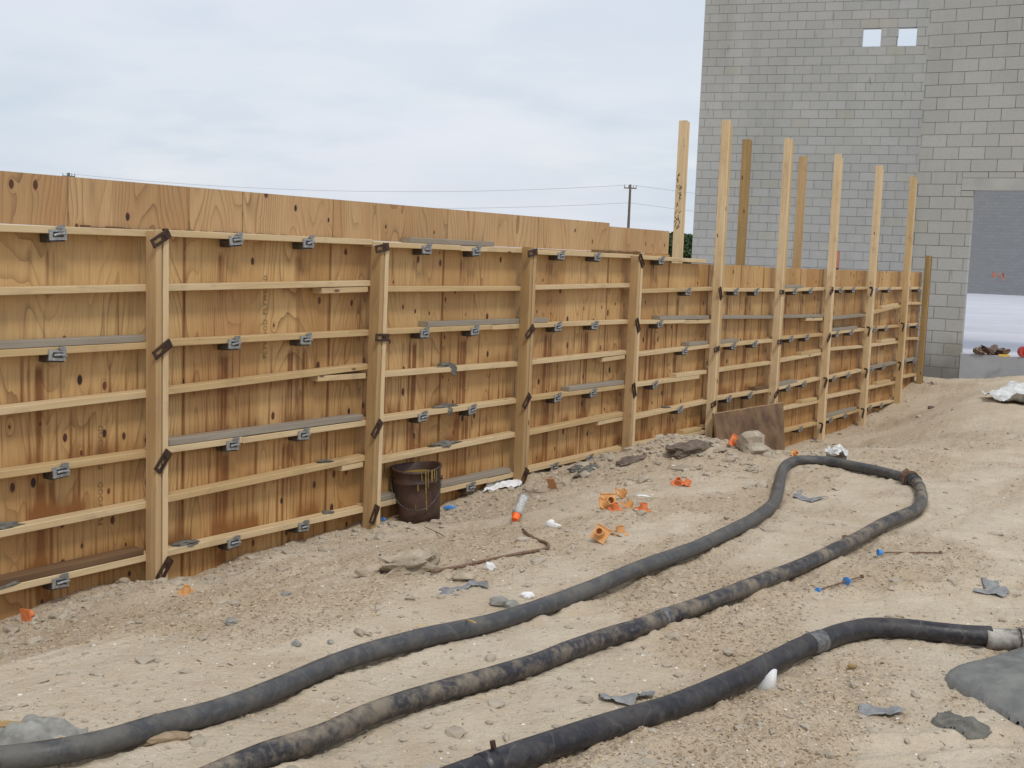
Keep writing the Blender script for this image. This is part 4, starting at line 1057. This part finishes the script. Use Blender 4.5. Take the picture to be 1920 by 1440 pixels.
def patch(name, poly, mt, hfun, res=.02, label=None, cat=None, group=None, lift=.004, follow=False, curve=None):
    """thin domed or crumpled patch with the given outline (photo pixels on the ground)"""
    P_ = np.array([gp(x, y)[:2] for x, y in poly]); lo = P_.min(0)-res; hi = P_.max(0)+res
    # dense outline
    O = []
    for a, b in zip(P_, np.roll(P_, -1, 0)):
        k = max(2, int(np.linalg.norm(b-a)/res)); 
        for j in range(k): O.append(a+(b-a)*j/k)
    O = np.array(O)
    xs = np.arange(lo[0], hi[0], res); ys = np.arange(lo[1], hi[1], res); X, Y = np.meshgrid(xs, ys, indexing='ij')
    ins = np.zeros(X.shape, bool); x0, y0 = P_[:, 0], P_[:, 1]; x1, y1 = np.roll(x0, -1), np.roll(y0, -1)
    for a, b, c, d in zip(x0, y0, x1, y1):
        cnd = ((b > Y) != (d > Y)) & (X < (c-a)*(Y-b)/(d-b+1e-12)+a); ins ^= cnd
    dist = np.full(X.shape, 9.)
    NX, NY = X.copy(), Y.copy()
    for o_ in O:
        h_ = np.hypot(X-o_[0], Y-o_[1]); b_ = h_ < dist; dist = np.where(b_, h_, dist); NX[b_] = o_[0]; NY[b_] = o_[1]
    dist = np.where(ins, dist, -dist)
    sn = (dist < res*.35) & (dist > -res*.95); X = np.where(sn, NX, X); Y = np.where(sn, NY, Y); dist = np.where(sn, 0., dist)
    wob = .5*res*0
    G = base_z(X, Y)+fine_z(X, Y)*(1. if follow else .6)
    H = G+hfun(X, Y, dist)+lift*(dist > 0)
    keep = dist > -res*.3
    H = np.where(dist < res*.2, G-.003, H) if not follow else H
    idx = -np.ones(X.shape, int); idx[keep] = np.arange(keep.sum()); V = np.stack([X[keep], Y[keep], H[keep]], -1)
    q_ = np.stack([idx[:-1, :-1], idx[1:, :-1], idx[1:, 1:], idx[:-1, 1:]], -1).reshape(-1, 4); q_ = q_[(q_ >= 0).all(1)]
    c0 = V.mean(0); me = fast_mesh(V-c0, q_, name, not follow)
    o = link(name, me, mt, None, c0)
    if follow:
        sm_ = o.modifiers.new('thickness', 'SOLIDIFY'); sm_.thickness = .0015
    return tag(o, label, cat, group)
dome = lambda h, w: (lambda X, Y, d: h*np.clip(d/w, 0, 1)**.5+.006*fbm(X*14, Y*14, 5, 3)*(d > .02)+.012*fbm(X*5, Y*5, 15, 2)*(d > .03))
patch('concrete_spill', [(1772, 1272), (1776, 1262), (1795, 1252), (1825, 1243), (1860, 1236), (1890, 1226), (1925, 1217), (2050, 1215), (2080, 1420), (1975, 1385), (1925, 1368), (1895, 1350), (1860, 1330), (1830, 1312), (1800, 1295), (1782, 1285)], WETC, dome(.085, .42), .012,
      'smooth wet grey concrete puddle spilling in from the right edge', 'concrete spill')
patch('mortar_splash', [(1745, 1352), (1757, 1342), (1775, 1339), (1800, 1343), (1830, 1352), (1865, 1368), (1850, 1376), (1820, 1380), (1795, 1372), (1765, 1362)], DARKC, lambda X, Y, d: .018*np.clip(d/.05, 0, 1)+.022*fbm(X*28, Y*28, 9, 3), .008,
      'small crumbly dark grey splash below the concrete puddle', 'mortar splash')
patch('mortar_heap', [(-60, 1400), (-40, 1372), (20, 1362), (45, 1350), (75, 1352), (110, 1357), (150, 1366), (172, 1380), (150, 1392), (100, 1402), (40, 1418), (-50, 1440)], GREYR, lambda X, Y, d: .035*np.clip(d/.08, 0, 1)+.05*fbm(X*16, Y*16, 19, 3), .01,
      'lumpy pale grey dried mortar beside the hose in the lower left corner', 'mortar heap')
crum = lambda a, f=22: (lambda X, Y, d: a*(.5+fbm(X*f, Y*f, 29, 3)))
GT = 'torn grey tape scraps on the dirt'
patch('tape_scrap', [(823, 1108), (838, 1104), (868, 1104), (884, 1094), (914, 1099), (917, 1106), (888, 1101), (872, 1110), (845, 1111), (862, 1120), (840, 1121), (824, 1118)], CLOTH, crum(.020, 12), .009, 'thin dark twisted tape scrap below the rebar', 'tape scrap', GT, .004, True)
patch('tape_scrap', [(1122, 1304), (1134, 1302), (1150, 1309), (1175, 1312), (1204, 1300), (1229, 1303), (1226, 1309), (1200, 1315), (1188, 1326), (1160, 1323), (1126, 1318)], CLOTH, crum(.026, 12), .010, 'folded grey tape scrap behind the blackest hose', 'tape scrap', GT, .004, True)
patch('tape_scrap', [(1486, 931), (1496, 922), (1505, 921), (1500, 930), (1515, 934), (1556, 934), (1522, 940), (1505, 936)], CLOTH, crum(.018, 12), .012, 'small grey tape scrap inside the hose loop', 'tape scrap', GT, .005, True)
patch('tape_scrap', [(1609, 1330), (1614, 1316), (1622, 1320), (1640, 1326), (1660, 1332), (1680, 1330), (1699, 1338), (1690, 1343), (1655, 1343), (1625, 1340)], CLOTH, crum(.026, 12), .010, 'crumpled pale grey scrap left of the dark splash', 'tape scrap', GT, .004, True)
patch('tape_scrap', [(1836, 1086), (1856, 1093), (1872, 1092), (1882, 1104), (1894, 1114), (1880, 1121), (1858, 1117), (1824, 1115), (1826, 1110), (1852, 1112), (1864, 1108), (1848, 1100)], CLOTH, crum(.020, 12), .012, 'grey tape scrap near the right edge above the steel pipe', 'tape scrap', GT, .004, True)
PG = 'white plastic sheeting near the building'
patch('plastic_sheet', [(1544, 864), (1552, 856), (1568, 850), (1583, 851), (1590, 858), (1588, 866), (1570, 868)], PLAST, crum(.10, 14), .015, 'small crumpled white plastic behind the hose loop', 'plastic sheet', PG, .01, True)
patch('plastic_sheet', [(1838, 744), (1866, 747), (1885, 733), (1905, 726), (1930, 732), (1990, 740), (1990, 768), (1925, 762), (1880, 758), (1850, 752)], PLAST, crum(.13, 5), .04, 'crumpled white plastic heap by the right edge near the slab', 'plastic sheet', PG, .01, True)
patch('plastic_sheet', [(905, 922), (912, 908), (930, 902), (945, 901), (950, 905), (975, 898), (979, 905), (978, 911), (952, 915), (930, 914)], WHITE, crum(.035, 4), .012, 'white foam strip lying at the foot of the third stud', 'foam strip', None, .01, True)
WG = 'white foam cups and chips on the dirt'
def chip(px, py, sx, sy, sz, seed, label, rot=(0, 0, 0), mt=WHITE, cat='foam chip', group=WG, amp=.3):
    X = seat(px, py); o = link('foam_chip', rock_mesh(sx, sy, sz, seed, 2, amp), mt, None, X+np.array([0, 0, sz*.6]), rot); return tag(o, label, cat, group)
chip(1030, 987, .028, .02, .035, 301, 'white curled foam chip right of the spray can', (.4, .3, .2))
chip(1042, 984, .028, .018, .016, 302, 'low white foam flake touching the curled chip')
chip(918, 1072, .03, .02, .028, 303, 'white foam chip below the middle of the rebar', (.3, .5, .1))
chip(988, 1118, .034, .02, .018, 304, 'flat white foam chip just above the nearest hose')
chip(1205, 932, .05, .02, .01, 305, 'flat white foam disc right of the amber cap cluster')
chip(794, 1056, .06, .03, .02, 306, 'white foam piece behind the concrete chunk', (0, .2, -.3))
chip(232, 1098, .035, .03, .022, 307, 'pale lump on the soil crest left of the first stud', mt=ROCK)
chip(1264, 876, .022, .015, .01, 308, 'small white flake on the front of the rubble mound')
chip(1327, 846, .02, .012, .01, 309, 'tiny white flake on the right side of the rubble mound')
X = seat(1437, 1286); cv = []
for i in range(13):
    t = i/12; a = -1.1+2.0*t; h = .078*(math.sin(PI*min(1, t*.62+.02))**1.3); cv += [(.052*math.sin(a), -.052*math.cos(a)+.03, -.012), (.040*math.sin(a)+.012*t, -.040*math.cos(a)+.03, h)]
cone = link('foam_cone', me_from(cv, [(2*i, 2*i+2, 2*i+3, 2*i+1) for i in range(12)], 'cone', True), WHITE, None, X, (0, 0, .2)); cs_ = cone.modifiers.new('thickness', 'SOLIDIFY'); cs_.thickness = .004; tag(cone, 'white half crushed cone leaning against the blackest hose', 'foam cone')
GR = 'small grey stones on the dirt'
for i, (px, py, s_) in enumerate([(432, 1172, .03), (537, 1120, .026), (556, 1210, .022), (940, 1137, .05), (958, 1141, .04), (620, 1207, .016)]):
    X = seat(px, py); o = link('grey_stone', rock_mesh(s_, s_*.8, s_*.6, 400+i, 2), GREYR, None, X+np.array([0, 0, s_*.25]), (0, 0, i))
    tag(o, ['grey stone far left below the first stud', 'round grey stone below the second bay', 'dark grey stone just above the nearest hose at left', 'larger of two crumbly grey lumps above the nearest hose', 'smaller of two crumbly grey lumps above the nearest hose', 'tiny grey stone beside the dark stone above the hose'][i], 'stone', GR)
# concrete chunk with rebar
X = seat(762, 1072); ch = link('concrete_chunk', rock_mesh(.13, .075, .06, 12, 4, .34, .75), ROCK, None, X+np.array([0, .0, .03]), (.05, -.12, .35)); tag(ch, 'broken concrete chunk at the left end of the bent rebar', 'concrete chunk')
X = seat(800, 1062); ch = link('concrete_chunk', rock_mesh(.085, .05, .07, 14, 3, .25, .5), ROCK, None, X+np.array([0, .02, .03]), (.1, .3, 1.0)); tag(ch, 'smaller upright concrete chunk touching the rebar end', 'concrete chunk')
chip(688, 1082, .06, .04, .03, 311, 'flat tan clod left of the concrete chunk', mt=ROCK, cat='clod', group=None)
chip(868, 1092, .06, .03, .02, 312, 'flat slab of crust right of the concrete chunk', mt=ROCK, cat='crust', group=None)
rb = smooth_path([gp(x, y, .012) for x, y in [(808, 1075), (870, 1063), (930, 1049), (980, 1037), (1018, 1029), (1027, 1026), (1028, 1020), (1020, 1015), (1003, 1010), (988, 1003), (980, 998)]], .03)
gz_ = [ground_z(p[0], p[1]) for p in rb]; rb = [np.array([p[0], p[1], max(np.mean(gz_[max(0, i-6):i+7])+.010, gz_[i]-.002)]) for i, p in enumerate(rb)]
tag(link('bent_rebar', tube(rb, .0085, 10), RUST), 'long rusty rebar with a hooked end lying on the dirt', 'rebar')
tag(link('thin_stick', tube(smooth_path([gp(x, y, .006) for x, y in [(797, 988), (825, 1001), (858, 1023)]], .03), .003, 8), BARK), 'thin dark stick on the dirt below the bucket', 'stick')
tag(link('thin_stick', tube(smooth_path([gp(x, y, .01) for x, y in [(985, 921), (1005, 923), (1022, 923)]], .03), .006, 8), OLDP), 'short pale stick lying right of the third stud foot', 'stick')
tag(link('yellow_string', tube(smooth_path([gp(x, y, .006) for x, y in [(665, 1156), (720, 1151), (760, 1163), (782, 1171), (830, 1170), (865, 1163)]]+[gp(880, 1163, .128), gp(893, 1168, .132)], .03), .0022, 6), YELLOW), 'loose yellow string trailing up onto the nearest hose', 'string')
# spray can
c0 = seat(965, 977); ax = Vector(RT*.060+UP*.135+FW*.165).normalized(); lay = .022
sc_ = empty('spray_can', c0); tag(sc_, 'spray can with bright orange cap lying on the dirt', 'spray can')
b0_ = Vector((0, 0, lay+.006)); 
MB().cyl(b0_, b0_+ax*.045, .021, .030, n=18).build('orange_cap', SPRAYOR, sc_)
MB().cyl(b0_+ax*.046, b0_+ax*.062, .034, .034, n=18).build('can_shoulder', GALV, sc_)
MB().cyl(b0_+ax*.063, b0_+ax*.215, .033, .033, n=18).build('can_body', CANB, sc_)
MB().cyl(b0_+ax*.2155, b0_+ax*.222, .034, .032, n=18).build('can_base', GALV, sc_)
# snap ties with blue cones
def tie(pa_, pb_, cones, label):
    A_ = gp(*pa_, .02); B_ = gp(*pb_, .02); o = empty('snap_tie', (A_+B_)/2); tag(o, label, 'snap tie', 'snap ties with blue cones')
    c = Vector((A_+B_)/2); MB().cyl(Vector(A_)-c, Vector(B_)-c, .0045, n=8).build('tie_rod', RUST, o)
    d = Vector(B_-A_)
    MB().cyl(Vector(B_)-c, Vector(B_)-c+d.normalized()*.012, .011, n=10).build('tie_head', RUST, o)
    for t, r_ in cones:
        p = Vector(A_)+d*t-c; dn = d.normalized(); MB().cyl(p-dn*.014, p+dn*.014, r_, r_*.6, n=14).build('cone', BLUE, o)
tie((1535, 1106), (1615, 1081), [(.0, .014), (.67, .022)], 'tie rod with two blue cones right of the middle hose')
tie((1648, 1036), (1762, 1036), [(.02, .020)], 'long thin tie rod with one blue cone at its left end')
tie((703, 979), (748, 966), [(.35, .02)], 'tie rod with a blue cone left of the bucket foot')
X = seat(843, 953); tag(link('blue_shard', rock_mesh(.05, .015, .018, 55, 2, .2), BLUE, None, X+np.array([0, 0, .015]), (0, 0, .3)), 'pale blue plastic shard right of the bucket foot', 'plastic shard')
# dark slag by the wall, splintered wood on the mound
for i, (px, py, l, w_, h_, a, lab) in enumerate([(1100, 884, .17, .04, .03, .9, 'dark slaggy lump row at the foot of the formwork left of the mound'),
        (1078, 885, .06, .035, .025, .4, 'small dark lump left of the slaggy row'), (1185, 862, .16, .05, .025, .5, 'splintered grey plank fragment on the left of the mound'),
        (1290, 848, .20, .10, .05, .7, 'broken brown slab crowning the rubble mound'), (1335, 848, .12, .05, .02, .3, 'flat pale crust piece on the right of the mound'),
        (1284, 880, .14, .07, .02, -.5, 'pale flat concrete flake on the front of the mound'), (1412, 852, .26, .2, .13, .2, 'conical soil clump standing before the leaning brown sheet'),
        (1462, 893, .03, .02, .02, .2, 'brown stub inside the hose loop'), (1745, 766, .05, .03, .025, .2, 'small dark brown lump on the sand near the building'), (1585, 1008, .02, .016, .02, .1, 'small brown stub touching the middle hose')]):
    X = seat(px, py); mt = [DARKC, DARKC, BARK, BARK, ROCK, ROCK, CLODG, RUST, BARK, RUST][i]
    o = link('rubble_piece', rock_mesh(l/2 if h_ > .1 else l, w_/2 if h_ > .1 else w_, h_, 500+i, 3, .3, .3), mt, None, X+np.array([0, 0, h_*.35]), (.1, -.1, a)); tag(o, lab, 'rubble', 'rubble by the formwork')
# brown crust next to the nearest hose, orange stick in the corner
X = seat(283, 1392); tag(link('soil_crust', rock_mesh(.11, .035, .025, 61, 3, .3), CLODD, None, X+np.array([0, 0, .012]), (0, 0, .35)), 'broken brown soil crust tucked under the nearest hose', 'crust')
X = seat(5, 1372); tag(link('wood_chip', rock_mesh(.07, .015, .012, 62, 2, .2), TREATED, None, X+np.array([0, 0, .02]), (0, 0, .1)), 'orange brown wood chip at the left edge by the mortar heap', 'wood chip')
X = seat(1368, 1086); 
tag(link('wood_chip', rock_mesh(.02, .012, .01, 63, 2, .2), TREATED, None, seat(1597, 1253)+np.array([0, 0, .008])), 'tan chip on the sand below the bend of the blackest hose', 'wood chip')
gb = MB(); r7 = random.Random(3)
for i in range(9):
    a = r7.uniform(0, 6.28); l = r7.uniform(.03, .06); gb.add([(0, 0, 0), (.004, 0, 0), (math.cos(a)*l, math.sin(a)*l, l*.6)], [(0, 1, 2)])
tag(gb.build('grass_tuft', GREEN, None, seat(1055, 957)), 'tiny green grass tuft above the white foam chip', 'grass tuft')

# ------------------------------------------------------------------ scattered clods and shell gravel
def scatter(name, n, mt, sizes, seed, dens, flat=.6, kind='stuff'):
    r = np.random.default_rng(seed); base = []
    for k in range(6):
        bm = bmesh.new(); bmesh.ops.create_icosphere(bm, subdivisions=1, radius=1)
        if k % 2:
            pass
        V0 = np.array([v.co[:] for v in bm.verts]); T0 = np.array([[v.index for v in f.verts] for f in bm.faces]); bm.free()
        V0 = V0*(1+r.uniform(-.35, .3, (len(V0), 1))); base.append((V0, T0))
    Vs, Ts, c = [], [], 0; got = 0
    while got < n:
        inv_ = r.uniform(1/24, 1/2.9); R_ = 1/inv_; th = math.radians(r.uniform(-29, 29)); x, y = R_*math.sin(th), R_*math.cos(th)
        q = WD-(x*Nn[0]+y*Nn[1])
        if q < .03 or y > 19.5: continue
        if r.random() > dens(x, y): continue
        s_ = min(sizes[1], sizes[0]*math.exp(abs(r.normal(0, .75))))*(.6+.4*min(R_/6, 2)); V0, T0 = base[r.integers(6)]
        sc = np.array([s_*r.uniform(.7, 1.5), s_*r.uniform(.6, 1.1), s_*flat*r.uniform(.5, 1.1)]); a = r.uniform(0, 2*PI); ca_, sa_ = math.cos(a), math.sin(a)
        V = V0*sc; V = np.stack([V[:, 0]*ca_-V[:, 1]*sa_, V[:, 0]*sa_+V[:, 1]*ca_, V[:, 2]], -1)
        Vs.append((V, x, y, s_)); Ts.append(T0+c); c += len(V0); got += 1
    xs = np.array([v[1] for v in Vs]); ys = np.array([v[2] for v in Vs]); zs_ = base_z(xs, ys)+fine_z(xs, ys)
    V = np.concatenate([v[0]+np.array([v[1], v[2], z+v[3]*.12]) for v, z in zip(Vs, zs_)])
    o = link(name, fast_mesh(V, np.concatenate(Ts), name), mt); o['kind'] = kind; return o
dr_ = lambda x, y: float(np.clip(rough_mask(np.array(x), np.array(y)), .05, 1))**1.5
def dm(x, y):
    s = x*D[0]+y*D[1]; q = WD-(x*Nn[0]+y*Nn[1]); return math.exp(-((s-9.4)/1.05)**2-((q-1.0)/.75)**2)+.35*math.exp(-((q-.25)/.25)**2)+.02
scatter('soil_clods', 13000, CLOD, (.0025, .0105), 1, dr_)
scatter('dark_soil_crumbs', 14000, CLODD, (.0025, .010), 2, dr_, .4)
scatter('mound_rubble', 3800, CLODG, (.007, .042), 3, dm)
scatter('shell_gravel', 1100, SHELL, (.0028, .007), 4, lambda x, y: .6)

# ------------------------------------------------------------------ beyond the site
def tree(px, pytop, Y, seed, label):
    q = ray(px, pytop); P_ = np.array([0, 0, EYE])+q*(Y/q[1]); zt_ = P_[2]; x0, y0 = P_[0], P_[1]
    t = empty('broadleaf_tree', (x0, y0, -.5)); tag(t, label, 'tree', 'trees on the horizon'); H = zt_+.5
    MB().cyl((0, 0, 0), (0, 0, H*.55), .22, .12, 8).cyl((0, 0, H*.4), (.9, .2, H*.75), .1, .05, 6).cyl((0, 0, H*.45), (-.8, .1, H*.8), .1, .05, 6).build('trunk', TRUNK, t)
    r = np.random.default_rng(seed); n = 5000
    u = r.normal(size=(n, 3)); u /= np.linalg.norm(u, axis=1)[:, None]; rad = r.uniform(.55, 1, (n, 1))**.5
    cc_ = np.array([[0, 0, .66], [.28, 0, .55], [-.3, .1, .5], [.1, .1, .80], [-.12, 0, .76], [.05, 0, .35]]); k = r.integers(0, 6, n)
    Pc = (cc_[k]+u*rad*np.array([.24, .24, .20]))*H; Pc[:, 2] = np.minimum(Pc[:, 2], H)
    s_ = .16; a = r.normal(size=(n, 3)); a /= np.linalg.norm(a, axis=1)[:, None]; b_ = np.cross(a, r.normal(size=(n, 3))); b_ /= np.linalg.norm(b_, axis=1)[:, None]
    V = np.concatenate([Pc+a*s_, Pc+b_*s_, Pc-a*s_, Pc-b_*s_]); Q = np.stack([np.arange(n)+i*n for i in range(4)], -1)
    link('crown', fast_mesh(V, Q, 'crown'), LEAF, t)
tree(1262, 434, 120, 1, 'dark green tree beyond the end of the high plywood strip')
tree(1284, 438, 118, 2, 'dark green tree seen between the tall post and the block tower')
tree(1298, 448, 125, 3, 'lower green tree touching the left edge of the block tower')
def pole(px, pytop, Y, label):
    q = ray(px, pytop); P_ = np.array([0, 0, EYE])+q*(Y/q[1]); t = empty('utility_pole', (P_[0], P_[1], -.5), (0, 0, .15)); tag(t, label, 'utility pole', 'utility poles on the horizon')
    H = P_[2]+.5; MB().cyl((0, 0, 0), (0, 0, H), .26, .17, 10).build('pole_shaft', POLEW, t)
    MB().box(-.95, .95, -.06, .06, H-.62, H-.45).build('crossarm', POLEW, t)
    for x in (-.9, -.25, .45, .9): MB().cyl((x, 0, H-.45), (x, 0, H-.05), .055, .04, 8).build('insulator', POLEW, t)
    return Vector((P_[0], P_[1], P_[2]))
pA = pole(129, 324, 190, 'distant pole whose crossarm just clears the high plywood at far left')
pB = pole(1182, 346, 180, 'dark utility pole with a crossarm rising behind the formwork')
pC = pole(2230, 400, 180, 'utility pole hidden behind the block building')
def wire(a, b, sag, label):
    pts = [a.lerp(b, t)+Vector((0, 0, -sag*4*t*(1-t))) for t in [i/40 for i in range(41)]]
    tag(link('power_line', tube(pts, .024, 5), WIRE), label, 'power line', 'power lines strung between the poles')
wire(pA+Vector((-.5, 0, -.1)), pB+Vector((-.6, 0, -.1)), 1.8, 'upper power line left of the central utility pole')
wire(pA+Vector((0, 0, -3.0)), pB+Vector((0, 0, -2.7)), 1.6, 'lower power line left of the central utility pole')
wire(pB+Vector((.6, 0, -.1)), pC+Vector((-.6, 0, -.1)), 1.8, 'upper power line right of the central utility pole')
wire(pB+Vector((0, 0, -2.7)), pC+Vector((0, 0, -2.7)), 1.8, 'lower power line right of the central utility pole')
S.render.engine = 'CYCLES'
